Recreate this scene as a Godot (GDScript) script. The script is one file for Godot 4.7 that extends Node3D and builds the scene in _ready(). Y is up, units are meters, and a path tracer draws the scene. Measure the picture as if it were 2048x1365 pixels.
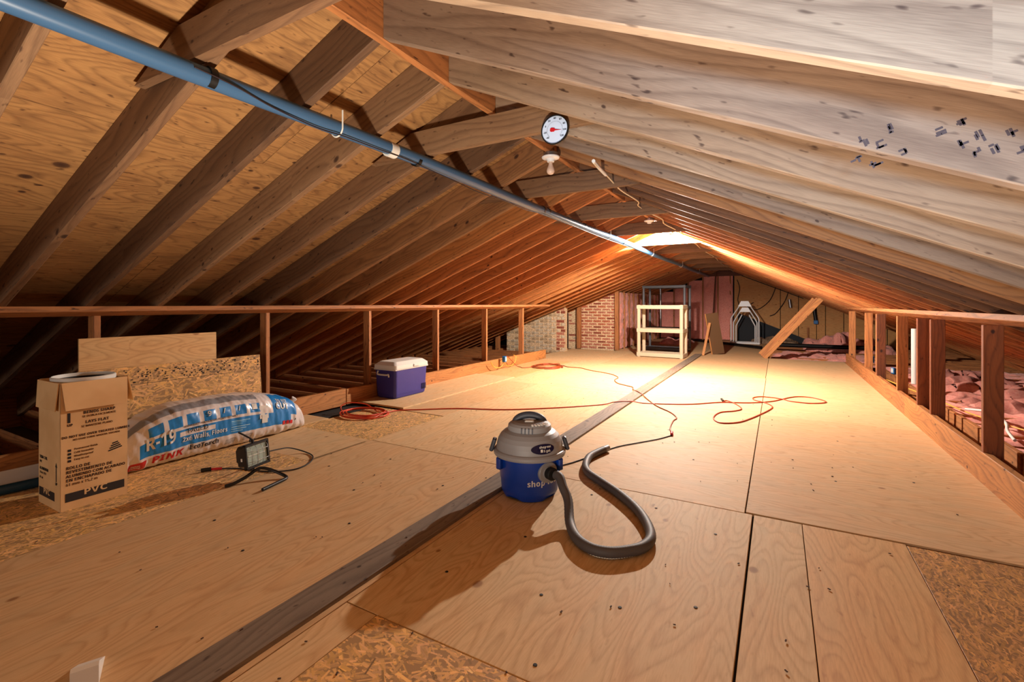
extends Node3D
# An unfinished attic: x to the right, y up, D (= -z) along the ridge away from the camera. Metres.

const RX := -1.32      # ridge line
const RY := 2.075      # underside of the rafters at the ridge
const SL := 0.398      # slope of the left roof
const SR := 0.447      # slope of the right roof
const SPAN := 0.405    # rafter spacing
const D0 := 0.93       # depth of the first rafter in front of the camera
const KL := -3.9       # left knee wall
const KR := 1.05       # right knee wall

var rng := RandomNumberGenerator.new()
var mats := {}
var names := {}
var font := SystemFont.new()
var font_bold := SystemFont.new()

# ------------------------------------------------------------------ helpers

func P(x: float, y: float, d: float) -> Vector3:
	return Vector3(x, y, -d)

func numbered(n: String) -> String:
	if not names.has(n):
		names[n] = 0
		return n
	names[n] += 1
	return "%s_%03d" % [n, names[n]]

func thing(called: String, label: String, category: String, at := Vector3.ZERO, turn := 0.0, group := "") -> Node3D:
	var o := Node3D.new()
	o.name = numbered(called)
	add_child(o)
	o.position = at
	o.rotation.y = turn
	tag(o, label, category, group)
	return o

func tag(o: Node3D, label: String, category: String, group := "") -> void:
	o.set_meta("label", label)
	o.set_meta("category", category)
	if group != "":
		o.set_meta("group", group)

func setting(called: String, label := "") -> Node3D:
	var o := Node3D.new()
	o.name = numbered(called)
	o.set_meta("kind", "structure")
	if label != "":
		o.set_meta("label", label)
	add_child(o)
	return o

func put(called: String, what, m: Material, parent: Node3D, label := "") -> MeshInstance3D:
	var o := MeshInstance3D.new()
	var mesh: Mesh = what.commit() if what is SurfaceTool else what
	o.mesh = mesh
	o.material_override = m
	o.cast_shadow = GeometryInstance3D.SHADOW_CASTING_SETTING_ON
	if parent == self:
		o.name = numbered(called)
		add_child(o)
	else:
		o.name = called
		parent.add_child(o, true)
	if label != "":
		o.set_meta("label", label)
	return o

func ST() -> SurfaceTool:
	var st := SurfaceTool.new()
	st.begin(Mesh.PRIMITIVE_TRIANGLES)
	return st

func tri(st: SurfaceTool, p: Array, n: Vector3, uv: Array) -> void:
	var order := [0, 1, 2]
	if (p[1] - p[0]).cross(p[2] - p[0]).dot(n) > 0.0:
		order = [0, 2, 1]
	for i in order:
		st.set_normal(n)
		st.set_uv(uv[i])
		st.add_vertex(p[i])

func quad(st: SurfaceTool, p: Array, n: Vector3, uv: Array) -> void:
	tri(st, [p[0], p[1], p[2]], n, [uv[0], uv[1], uv[2]])
	tri(st, [p[0], p[2], p[3]], n, [uv[0], uv[2], uv[3]])

# A chamfered box; grain is the axis along which u runs. x may be any affine frame (a sheared one makes plumb cuts).
func cbox(st: SurfaceTool, size: Vector3, x := Transform3D(), bevel := 0.003, grain := 0, uvo := Vector2.ZERO) -> void:
	var h := size * 0.5
	var b: float = minf(bevel, minf(h.x, minf(h.y, h.z)) * 0.6)
	var uvof := func(q: Vector3, face: int) -> Vector2:
		var others := []
		for a in 3:
			if a != face and a != grain:
				others.append(a)
		if face == grain:
			var oo := []
			for a in 3:
				if a != grain:
					oo.append(a)
			return Vector2(q[oo[0]] * 0.3, q[oo[1]]) + uvo
		return Vector2(q[grain] + h[grain], q[others[0]] + face * 0.07) + uvo
	for a in 3:
		var a1: int = (a + 1) % 3
		var a2: int = (a + 2) % 3
		for s in [-1.0, 1.0]:
			var c := []
			var uv := []
			for k in [[-1.0, -1.0], [1.0, -1.0], [1.0, 1.0], [-1.0, 1.0]]:
				var q := Vector3.ZERO
				q[a] = s * h[a]
				q[a1] = k[0] * (h[a1] - b)
				q[a2] = k[1] * (h[a2] - b)
				c.append(x * q)
				uv.append(uvof.call(q, a))
			var n: Vector3 = (c[1] - c[0]).cross(c[3] - c[0]).normalized()
			var mid := Vector3.ZERO
			mid[a] = s
			if n.dot(x.basis * mid) < 0.0:
				n = -n
			quad(st, c, n, uv)
	for a in 3:   # the twelve bevels
		var a1: int = (a + 1) % 3
		var a2: int = (a + 2) % 3
		for s1 in [-1.0, 1.0]:
			for s2 in [-1.0, 1.0]:
				var c := []
				var uv := []
				for k in [[-1.0, 0], [1.0, 0], [1.0, 1], [-1.0, 1]]:
					var q := Vector3.ZERO
					q[a] = k[0] * (h[a] - b)
					q[a1] = s1 * (h[a1] if k[1] == 0 else h[a1] - b)
					q[a2] = s2 * (h[a2] - b if k[1] == 0 else h[a2])
					c.append(x * q)
					uv.append(uvof.call(q, a1 if a1 != grain else a2))
				var n: Vector3 = (c[1] - c[0]).cross(c[3] - c[0]).normalized()
				var o := Vector3.ZERO
				o[a1] = s1
				o[a2] = s2
				if n.dot(x.basis * o) < 0.0:
					n = -n
				quad(st, c, n, uv)

func box_mesh(size: Vector3, bevel := 0.003, grain := 0, uvo := Vector2(-1, -1)) -> ArrayMesh:
	var st := ST()
	var o := uvo
	if uvo.x < 0.0:
		o = Vector2(rng.randf() * 3.0, rng.randf() * 3.0)
	cbox(st, size, Transform3D(), bevel, grain, o)
	return st.commit()

# A box given by its two corners in x, y, D.
func slab(called: String, a: Vector3, b: Vector3, m: Material, parent: Node3D, grain := 0, bevel := 0.003, label := "") -> MeshInstance3D:
	var size := (b - a).abs()
	var o := put(called, box_mesh(size, bevel, grain), m, parent, label)
	var c := (a + b) * 0.5
	o.position = P(c.x, c.y, c.z)
	if parent != self and parent.position != Vector3.ZERO:
		o.position -= parent.position
	return o

# A stick of timber from a to b (already Vector3 world), width across 'side', depth across the other.
func stick_x(a: Vector3, b: Vector3, side: Vector3) -> Transform3D:
	var ex := (b - a).normalized()
	var ez := (side - ex * side.dot(ex)).normalized()
	var ey := ez.cross(ex)
	return Transform3D(Basis(ex, ey, ez), (a + b) * 0.5)

func stick(called: String, a: Vector3, b: Vector3, high: float, wide: float, side: Vector3, m: Material, parent: Node3D) -> MeshInstance3D:
	var o := put(called, box_mesh(Vector3(a.distance_to(b), high, wide), 0.003), m, parent)
	o.transform = stick_x(a, b, side)
	return o

func smooth(pts: Array, per := 6) -> PackedVector3Array:
	var out := PackedVector3Array()
	for i in pts.size() - 1:
		var p0: Vector3 = pts[maxi(i - 1, 0)]
		var p1: Vector3 = pts[i]
		var p2: Vector3 = pts[i + 1]
		var p3: Vector3 = pts[mini(i + 2, pts.size() - 1)]
		for k in per:
			out.append(p1.cubic_interpolate(p2, p0, p3, float(k) / per))
	out.append(pts[pts.size() - 1])
	return out

func tube(st: SurfaceTool, pts: PackedVector3Array, radius: float, sides := 8, ribs := 0.0) -> void:
	var rings := []
	var norms := []
	var up := Vector3(0.13, 0.95, 0.28).normalized()
	var dist := 0.0
	var us := []
	for i in pts.size():
		var t: Vector3 = (pts[mini(i + 1, pts.size() - 1)] - pts[maxi(i - 1, 0)]).normalized()
		if absf(t.dot(up)) > 0.98:
			up = Vector3(t.y, t.z, t.x)
		var e1 := (up - t * up.dot(t)).normalized()
		up = e1
		var e2 := t.cross(e1)
		if i > 0:
			dist += pts[i].distance_to(pts[i - 1])
		us.append(dist)
		var r := radius
		if ribs > 0.0 and i % 2 == 1:
			r -= ribs
		var ring := []
		var nr := []
		for k in sides + 1:
			var a := TAU * k / sides
			var n := e1 * cos(a) + e2 * sin(a)
			ring.append(pts[i] + n * r)
			nr.append(n)
		rings.append(ring)
		norms.append(nr)
	for i in pts.size() - 1:
		for k in sides:
			var idx := [[i, k], [i + 1, k], [i + 1, k + 1], [i, k], [i + 1, k + 1], [i, k + 1]]
			for j in idx:
				st.set_normal(norms[j[0]][j[1]])
				st.set_uv(Vector2(us[j[0]], float(j[1]) / sides * radius * 6.0))
				st.add_vertex(rings[j[0]][j[1]])
	for e in [0, pts.size() - 1]:
		var n: Vector3 = (pts[0] - pts[1]).normalized() if e == 0 else (pts[e] - pts[e - 1]).normalized()
		for k in sides:
			tri(st, [pts[e], rings[e][k], rings[e][k + 1]], n, [Vector2.ZERO, Vector2.ZERO, Vector2.ZERO])

func tube_mesh(pts: PackedVector3Array, radius: float, sides := 8, ribs := 0.0) -> ArrayMesh:
	var st := ST()
	tube(st, pts, radius, sides, ribs)
	return st.commit()

# Revolves a profile of (radius, height) about y.
func lathe(st: SurfaceTool, prof: Array, segs := 32, x := Transform3D(), squash := 1.0) -> void:
	var nb := x.basis.inverse().transposed()
	for i in prof.size() - 1:
		var a: Vector2 = prof[i]
		var b: Vector2 = prof[i + 1]
		var n2 := Vector2(b.y - a.y, a.x - b.x).normalized()
		for k in segs:
			var t0 := TAU * k / segs
			var t1 := TAU * (k + 1) / segs
			var pts := []
			var ns := []
			for q in [[a, t0], [b, t0], [b, t1], [a, t1]]:
				var v: Vector2 = q[0]
				pts.append(x * Vector3(v.x * cos(q[1]), v.y, v.x * sin(q[1]) * squash))
				ns.append((nb * Vector3(n2.x * cos(q[1]), n2.y, n2.x * sin(q[1]) / squash)).normalized())
			for j in [[0, 1, 2], [0, 2, 3]]:
				var order: Array = j
				if (pts[j[1]] - pts[j[0]]).cross(pts[j[2]] - pts[j[0]]).dot(ns[j[0]] + ns[j[1]] + ns[j[2]]) > 0.0:
					order = [j[0], j[2], j[1]]
				for m in order:
					st.set_normal(ns[m])
					st.set_uv(Vector2(float(k) / segs, prof[i].y))
					st.add_vertex(pts[m])

func lathe_mesh(prof: Array, segs := 32, squash := 1.0) -> ArrayMesh:
	var st := ST()
	lathe(st, prof, segs, Transform3D(), squash)
	return st.commit()

# A polygon in the xy plane pulled out along z by depth (centred), with smoothless sides.
func prism(st: SurfaceTool, poly: PackedVector2Array, depth: float, x := Transform3D(), uvs := 1.0) -> void:
	var idx := Geometry2D.triangulate_polygon(poly)
	for s in [-1.0, 1.0]:
		var n := (x.basis * Vector3(0, 0, s)).normalized()
		for i in range(0, idx.size(), 3):
			var p := []
			var uv := []
			for k in 3:
				var v := poly[idx[i + k]]
				p.append(x * Vector3(v.x, v.y, s * depth * 0.5))
				uv.append(v * uvs)
			tri(st, p, n, uv)
	var area := 0.0
	for i in poly.size():
		area += poly[i].cross(poly[(i + 1) % poly.size()])
	var dist := 0.0
	for i in poly.size():
		var a := poly[i]
		var b := poly[(i + 1) % poly.size()]
		var e := (b - a).normalized()
		var n2 := Vector2(e.y, -e.x) * signf(area)
		var n := (x.basis * Vector3(n2.x, n2.y, 0)).normalized()
		var l := a.distance_to(b)
		quad(st, [x * Vector3(a.x, a.y, -depth / 2), x * Vector3(b.x, b.y, -depth / 2), x * Vector3(b.x, b.y, depth / 2), x * Vector3(a.x, a.y, depth / 2)], n,
			[Vector2(dist, 0), Vector2(dist + l, 0), Vector2(dist + l, depth), Vector2(dist, depth)])
		dist += l

func prism_mesh(poly: PackedVector2Array, depth: float, uvs := 1.0) -> ArrayMesh:
	var st := ST()
	prism(st, poly, depth, Transform3D(), uvs)
	return st.commit()

# A smooth sheet of points f(u, v); closed sheets pass wrap = true in u.
func sheet(st: SurfaceTool, nu: int, nv: int, f: Callable, inside := Vector3.INF, uvscale := Vector2.ONE) -> void:
	var p := []
	for i in nu + 1:
		var row := []
		for j in nv + 1:
			row.append(f.call(float(i) / nu, float(j) / nv))
		p.append(row)
	var nrm := []
	for i in nu + 1:
		var row := []
		for j in nv + 1:
			var e := 0.3
			var u := float(i) / nu
			var v := float(j) / nv
			var du: Vector3 = p[mini(i + 1, nu)][j] - p[maxi(i - 1, 0)][j]
			var dv: Vector3 = p[i][mini(j + 1, nv)] - p[i][maxi(j - 1, 0)]
			var n := du.cross(dv).normalized()
			if inside != Vector3.INF and n.dot(p[i][j] - inside) < 0.0:
				n = -n
			elif inside == Vector3.INF and n.y < 0.0:
				n = -n
			row.append(n)
		nrm.append(row)
	for i in nu:
		for j in nv:
			for t in [[[i, j], [i + 1, j], [i + 1, j + 1]], [[i, j], [i + 1, j + 1], [i, j + 1]]]:
				var a: Vector3 = p[t[0][0]][t[0][1]]
				var b: Vector3 = p[t[1][0]][t[1][1]]
				var c: Vector3 = p[t[2][0]][t[2][1]]
				var order := [0, 1, 2]
				if (b - a).cross(c - a).dot(nrm[t[0][0]][t[0][1]]) > 0.0:
					order = [0, 2, 1]
				for k in order:
					var q: Array = t[k]
					st.set_normal(nrm[q[0]][q[1]])
					st.set_uv(Vector2(float(q[0]) / nu, float(q[1]) / nv) * uvscale)
					st.add_vertex(p[q[0]][q[1]])

# Flat print: letters a hair thick. ex is the reading direction, ey is up on the page.
func letters(text: String, height: float, at: Vector3, ex: Vector3, ey: Vector3, m: Material, parent: Node3D, bold := false, align := HORIZONTAL_ALIGNMENT_LEFT, squeeze := 1.0) -> MeshInstance3D:
	var t := text_mesh(text, height, bold, align)
	var o := put("lettering", t, m, parent)
	o.transform = Transform3D(Basis(ex * squeeze, ey, ex.cross(ey)), at)
	return o

func text_mesh(text: String, height: float, bold := false, align := HORIZONTAL_ALIGNMENT_LEFT) -> TextMesh:
	var t := TextMesh.new()
	t.text = text
	t.font = font_bold if bold else font
	t.font_size = 32
	t.pixel_size = height / (32.0 * 0.72)
	t.depth = 0.0008
	t.curve_step = 4.0
	t.horizontal_alignment = align
	t.vertical_alignment = VERTICAL_ALIGNMENT_BOTTOM
	return t

# Letters laid on a curved surface: f(x, y, lift) gives the place of a point of the page.
func curved_letters(text: String, height: float, f: Callable, m: Material, parent: Node3D, bold := false, align := HORIZONTAL_ALIGNMENT_LEFT) -> void:
	var arr := text_mesh(text, height, bold, align).surface_get_arrays(0)
	var vs: PackedVector3Array = arr[Mesh.ARRAY_VERTEX]
	var idx = arr[Mesh.ARRAY_INDEX]
	var st := ST()
	var n: int = idx.size() if idx != null and idx.size() > 0 else vs.size()
	for i in range(0, n, 3):
		var p := []
		for k in 3:
			var v: Vector3 = vs[idx[i + k]] if n != vs.size() or (idx != null and idx.size() > 0) else vs[i + k]
			p.append(f.call(v.x, v.y, 0.0012 + v.z))
		var nn: Vector3 = (p[1] - p[0]).cross(p[2] - p[0])
		if nn.length() < 1e-12:
			continue
		nn = -nn.normalized()
		tri(st, p, nn, [Vector2.ZERO, Vector2.ZERO, Vector2.ZERO])
	put("lettering", st, m, parent)

# ------------------------------------------------------------------ materials

func plain(c: Color, rough := 0.6, metal := 0.0) -> StandardMaterial3D:
	var m := StandardMaterial3D.new()
	m.albedo_color = c
	m.roughness = rough
	m.metallic = metal
	return m

func tex_mat(t: Texture2D, tint: Color, scale: Vector3, rough := 0.75, bump := 0.0) -> StandardMaterial3D:
	var m := plain(tint, rough)
	m.albedo_texture = t
	m.uv1_scale = scale
	if bump > 0.0:
		m.heightmap_enabled = true
		m.heightmap_texture = t
		m.heightmap_scale = bump
	return m

func noise(s: int, freq: float, oct := 3) -> FastNoiseLite:
	var n := FastNoiseLite.new()
	n.seed = s
	n.frequency = freq
	n.fractal_octaves = oct
	n.noise_type = FastNoiseLite.TYPE_SIMPLEX_SMOOTH
	return n

# Sawn softwood, L metres long (u) and W wide (v).
func wood_texture(w: int, h: int, L: float, W: float, base: Color, dark: Color, rings: float, wander: float, n_knots: int, knot_r: float, stains: float, s: int) -> ImageTexture:
	var r := RandomNumberGenerator.new()
	r.seed = s
	var warp := noise(s, 1.0, 2)
	var fibre := noise(s + 1, 1.0, 2)
	var blotch := noise(s + 2, 1.0, 3)
	var ku := PackedFloat32Array()
	var kv := PackedFloat32Array()
	var kr := PackedFloat32Array()
	for i in n_knots:
		ku.append(r.randf() * L)
		kv.append(r.randf() * W)
		kr.append(knot_r * r.randf_range(0.5, 1.25))
	var data := PackedByteArray()
	data.resize(w * h * 3)
	var at := 0
	for y in h:
		var v := W * y / h
		for x in w:
			var u := L * x / w
			var q := v + wander * warp.get_noise_2d(u * 0.9, v * 4.0)
			var knot := 0.0
			for i in n_knots:
				var du := u - ku[i]
				if absf(du) < 0.22:
					var dv := v - kv[i]
					var k := kr[i]
					var g := exp(-(du * du) / (k * k * 10.0) - (dv * dv) / (k * k * 3.0))
					q += g * k * 1.1 * signf(dv)
					var e := sqrt(du * du * 0.5 + dv * dv) / k
					if e < 0.62:
						knot = maxf(knot, 0.62 + 0.38 * (1.0 - e))
					elif e < 1.0:
						knot = maxf(knot, (1.0 - e) * 1.4)
			var ring := q * rings
			ring = ring - floorf(ring)
			ring = pow(ring / 0.8, 3.0) if ring < 0.8 else (1.0 - ring) / 0.2
			var f := fibre.get_noise_2d(u * 14.0, v * 420.0)
			var b := blotch.get_noise_2d(u * 1.7 + 40.0, v * 7.0)
			var b2 := blotch.get_noise_2d(u * 9.0, v * 26.0 + 70.0)
			var a := 0.24 * ring + 0.14 * f + 0.26 * b
			if b2 > 0.5:
				a += (b2 - 0.5) * stains
			a = clampf(a + 0.12, 0.0, 1.0)
			a = maxf(a, knot)
			var tone := 1.0 + 0.10 * b
			data[at] = clampi(int(255.0 * lerpf(base.r, dark.r, a) * tone), 0, 255)
			data[at + 1] = clampi(int(255.0 * lerpf(base.g, dark.g, a) * tone), 0, 255)
			data[at + 2] = clampi(int(255.0 * lerpf(base.b, dark.b, a) * tone), 0, 255)
			at += 3
	return ImageTexture.create_from_image(Image.create_from_data(w, h, false, Image.FORMAT_RGB8, data))

# Strand board: thin flakes thrown at random, leaning along u.
func osb_texture(w: int, h: int, s: int, base: Color, spread: float) -> ImageTexture:
	var r := RandomNumberGenerator.new()
	r.seed = s
	var im := Image.create(w, h, false, Image.FORMAT_RGB8)
	im.fill(base.darkened(0.25))
	for i in 5200:
		var cx := r.randf() * w
		var cy := r.randf() * h
		var a := r.randfn(0.0, 0.75)
		var l := r.randf_range(20, 62)
		var t := r.randf_range(4.0, 12.0)
		var k := 1.0 + r.randfn(0.0, spread)
		var c := Color(base.r * k, base.g * k, base.b * k * r.randf_range(0.85, 1.05))
		if r.randf() < 0.07:
			c = c.darkened(0.30)
		var ca := cos(a)
		var sa := sin(a)
		for p in int(l):
			for q in int(t):
				var x := posmod(int(cx + p * ca - q * sa), w)
				var y := posmod(int(cy + p * sa + q * ca), h)
				im.set_pixel(x, y, c.darkened(0.05) if q == 0 else c)
	return ImageTexture.create_from_image(im)

func mottled(w: int, s: int, freq: float, a: Color, b: Color, oct := 4) -> ImageTexture:
	var n := noise(s, freq, oct)
	var im := n.get_seamless_image(w, w)
	var g := Image.create(w, w, false, Image.FORMAT_RGB8)
	for y in w:
		for x in w:
			g.set_pixel(x, y, a.lerp(b, smoothstep(0.2, 0.8, im.get_pixel(x, y).r)))
	return ImageTexture.create_from_image(g)

func make_materials() -> void:
	font.font_names = PackedStringArray(["Droid Sans"])
	font_bold.font_names = PackedStringArray(["Droid Sans"])
	font_bold.font_weight = 700
	var lum1 := wood_texture(2048, 384, 3.6, 0.36, Color(0.78, 0.60, 0.40), Color(0.27, 0.16, 0.09), 30.0, 0.09, 7, 0.017, 1.5, 11)
	var lum2 := wood_texture(2048, 384, 3.6, 0.36, Color(0.76, 0.58, 0.40), Color(0.24, 0.15, 0.09), 24.0, 0.06, 6, 0.015, 2.4, 23)
	var lum3 := wood_texture(2048, 384, 3.6, 0.36, Color(0.72, 0.63, 0.53), Color(0.30, 0.22, 0.17), 22.0, 0.08, 6, 0.016, 3.0, 47)
	var s := Vector3(1.0 / 3.6, 1.0 / 0.36, 1)
	var i := 0
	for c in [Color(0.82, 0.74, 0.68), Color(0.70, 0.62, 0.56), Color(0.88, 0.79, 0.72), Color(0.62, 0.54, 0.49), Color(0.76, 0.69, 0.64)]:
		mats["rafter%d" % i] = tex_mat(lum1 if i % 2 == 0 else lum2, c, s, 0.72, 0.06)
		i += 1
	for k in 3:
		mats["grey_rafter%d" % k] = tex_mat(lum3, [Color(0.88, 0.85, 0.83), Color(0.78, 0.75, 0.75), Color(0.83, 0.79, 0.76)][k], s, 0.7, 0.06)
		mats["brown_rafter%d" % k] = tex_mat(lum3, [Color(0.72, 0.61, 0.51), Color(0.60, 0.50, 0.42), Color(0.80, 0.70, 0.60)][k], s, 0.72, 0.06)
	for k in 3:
		mats["bounce_lit_rafter%d" % k] = tex_mat(lum1 if k == 1 else lum2, [Color(1.0, 0.80, 0.60), Color(0.92, 0.72, 0.54), Color(1.0, 0.86, 0.68)][k], s, 0.7, 0.06)  # farther rafters: floor bounce light put into a lighter, more orange tint
	mats.stud = tex_mat(lum2, Color(0.98, 0.84, 0.70), s, 0.7, 0.06)
	mats.stud_shaded = tex_mat(lum1, Color(0.80, 0.58, 0.46), s, 0.7, 0.06)  # shade on the near right studs put into a darker tint of the wood
	mats.stud_dark = tex_mat(lum1, Color(0.60, 0.45, 0.40), s, 0.7, 0.06)
	mats.kick = tex_mat(lum1, Color(1.0, 0.88, 0.72), s, 0.65, 0.06)
	mats.joist = tex_mat(lum2, Color(0.95, 0.80, 0.66), s, 0.75, 0.06)
	mats.greyboard = tex_mat(lum3, Color(0.74, 0.76, 0.79), s, 0.7, 0.1)
	var ply1 := wood_texture(1024, 512, 2.44, 1.22, Color(0.88, 0.77, 0.62), Color(0.58, 0.42, 0.27), 9.0, 0.55, 9, 0.020, 0.9, 5)
	var ply2 := wood_texture(1024, 512, 2.44, 1.22, Color(0.88, 0.77, 0.62), Color(0.62, 0.46, 0.31), 7.0, 0.7, 3, 0.018, 0.7, 71)
	var sheath := wood_texture(1024, 512, 2.44, 1.22, Color(0.84, 0.66, 0.44), Color(0.28, 0.17, 0.10), 14.0, 0.35, 12, 0.026, 2.6, 31)
	var ps := Vector3(1.0 / 2.44, 1.0 / 1.22, 1)
	mats.ply = tex_mat(ply1, Color(1.0, 0.99, 0.93), ps, 0.70, 0.04)
	mats.ply_smooth = tex_mat(ply2, Color(1.0, 0.98, 0.92), ps, 0.70, 0.04)
	mats.ply_tan = tex_mat(ply2, Color(0.97, 0.93, 0.86), ps, 0.70, 0.04)
	mats.ply_pale = tex_mat(ply1, Color(1.0, 0.93, 0.80), ps, 0.6, 0.04)
	mats.sheathing = tex_mat(sheath, Color(0.86, 0.80, 0.72), ps, 0.8, 0.05)
	mats.gable_ply = tex_mat(ply1, Color(0.95, 0.80, 0.60), ps, 0.7, 0.05)
	var osb := osb_texture(1024, 1024, 3, Color(0.84, 0.67, 0.46), 0.09)
	mats.osb = tex_mat(osb, Color(1, 0.96, 0.9), Vector3(1.0 / 1.4, 1.0 / 1.4, 1), 0.65, 0.04)
	mats.osb_floor = tex_mat(osb, Color(1.06, 1.06, 1.06), Vector3(1.0 / 1.1, 1.0 / 1.1, 1), 0.6, 0.05)
	mats.osb_brown = tex_mat(osb, Color(0.92, 0.86, 0.78), Vector3(1.0 / 0.9, 1.0 / 0.7, 1), 0.6, 0.05)
	mats.deck = plain(Color(0.10, 0.08, 0.07), 0.95)
	mats.gypsum = plain(Color(0.45, 0.42, 0.38), 0.9)
	var fluff := mottled(512, 8, 0.02, Color(0.97, 0.72, 0.66), Color(0.90, 0.58, 0.54))
	mats.pink = tex_mat(fluff, Color(1, 0.95, 0.93), Vector3(3, 3, 3), 0.95, 1.2)
	mats.pink.uv1_triplanar = true
	mats.pink.rim_enabled = true
	mats.pink.rim = 0.4
	mats.pink_dirty = tex_mat(fluff, Color(0.70, 0.66, 0.64), Vector3(3, 3, 3), 0.95, 1.2)
	mats.pink_dirty.uv1_triplanar = true
	mats.foil = tex_mat(mottled(256, 19, 0.03, Color(0.60, 0.50, 0.40), Color(0.42, 0.33, 0.25)), Color(1, 1, 1), Vector3(3, 3, 3), 0.7, 0.5)
	mats.foil.uv1_triplanar = true
	var bt := mottled(256, 9, 0.03, Color(0.60, 0.33, 0.25), Color(0.76, 0.54, 0.44))
	for k in 3:
		var bm := tex_mat(bt, [Color(1, 1, 1), Color(0.80, 0.68, 0.64), Color(1.0, 0.90, 0.82)][k], Vector3(4, 4, 4), 0.9, 0.3)
		bm.uv1_triplanar = true
		mats["brick%d" % k] = bm
	var wt := mottled(256, 29, 0.02, Color(0.80, 0.74, 0.64), Color(0.62, 0.54, 0.44))
	for k in 2:
		var bm := tex_mat(wt, [Color(1, 1, 1), Color(0.9, 0.86, 0.80)][k], Vector3(3, 3, 3), 0.9, 0.3)
		bm.uv1_triplanar = true
		mats["white_brick%d" % k] = bm
	mats.mortar = tex_mat(wt, Color(1.15, 1.10, 1.03), Vector3(6, 6, 6), 0.95, 0.4)
	mats.mortar.uv1_triplanar = true
	mats.card = tex_mat(mottled(256, 41, 0.012, Color(0.90, 0.74, 0.53), Color(0.85, 0.68, 0.47)), Color(1, 1, 1), Vector3(1, 1, 1), 0.8)
	mats.card_edge = plain(Color(0.58, 0.42, 0.28), 0.85)
	mats.ink = plain(Color(0.13, 0.10, 0.09), 0.8)
	mats.white = plain(Color(0.88, 0.87, 0.84), 0.5)
	mats.white_shiny = plain(Color(0.90, 0.90, 0.90), 0.25)
	mats.black = plain(Color(0.035, 0.035, 0.035), 0.45)
	mats.black_soft = plain(Color(0.05, 0.05, 0.05), 0.7)
	mats.orange = plain(Color(0.80, 0.26, 0.12), 0.45)
	mats.orange_dull = plain(Color(0.62, 0.27, 0.12), 0.5)
	mats.yellow = plain(Color(0.90, 0.66, 0.28), 0.5)
	mats.cable = plain(Color(0.85, 0.78, 0.66), 0.5)
	mats.blue_box = plain(Color(0.10, 0.42, 0.68), 0.4)
	mats.navy = plain(Color(0.015, 0.04, 0.08), 0.7)
	mats.cooler = plain(Color(0.22, 0.20, 0.52), 0.45)
	mats.beige = plain(Color(0.76, 0.69, 0.58), 0.6)
	mats.grey_plastic = plain(Color(0.34, 0.35, 0.37), 0.5)
	mats.steel = plain(Color(0.62, 0.62, 0.62), 0.35, 0.9)
	mats.pipe = plain(Color(0.24, 0.38, 0.52), 0.32)
	mats.glass = plain(Color(0.75, 0.85, 0.82, 0.25), 0.05)
	mats.glass.transparency = BaseMaterial3D.TRANSPARENCY_ALPHA
	mats.reflector = plain(Color(0.78, 0.83, 0.79), 0.4)
	mats.frosted = plain(Color(0.86, 0.74, 0.66), 0.2)
	mats.lit = plain(Color(1, 0.9, 0.7), 0.3)
	mats.lit.emission_enabled = true
	mats.lit.emission = Color(1.0, 0.86, 0.62)
	mats.lit.emission_energy_multiplier = 12.0
	mats.vac_blue = plain(Color(0.04, 0.24, 0.62), 0.35)
	mats.vac_grey = plain(Color(0.58, 0.58, 0.59), 0.45)
	mats.vac_dark = plain(Color(0.25, 0.27, 0.32), 0.5)
	mats.hose = plain(Color(0.34, 0.33, 0.33), 0.6)
	mats.red = plain(Color(0.75, 0.05, 0.10), 0.5)
	mats.print_blue = plain(Color(0.03, 0.40, 0.66), 0.35)

func any_rafter() -> Material:
	return mats["rafter%d" % rng.randi_range(0, 4)]

# ------------------------------------------------------------------ the scene

func _ready() -> void:
	rng.seed = 4711
	camera_and_light()
	make_materials()
	build_roof()
	build_floor()
	build_knee_walls()
	build_end_walls()
	build_insulation()
	build_fixtures()
	build_pipes_and_wires()
	build_vacuum()
	build_box()
	build_bag()
	build_leaning_boards()
	build_work_light()
	build_cooler()
	build_shelves()
	build_cords()
	build_far_things()

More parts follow.
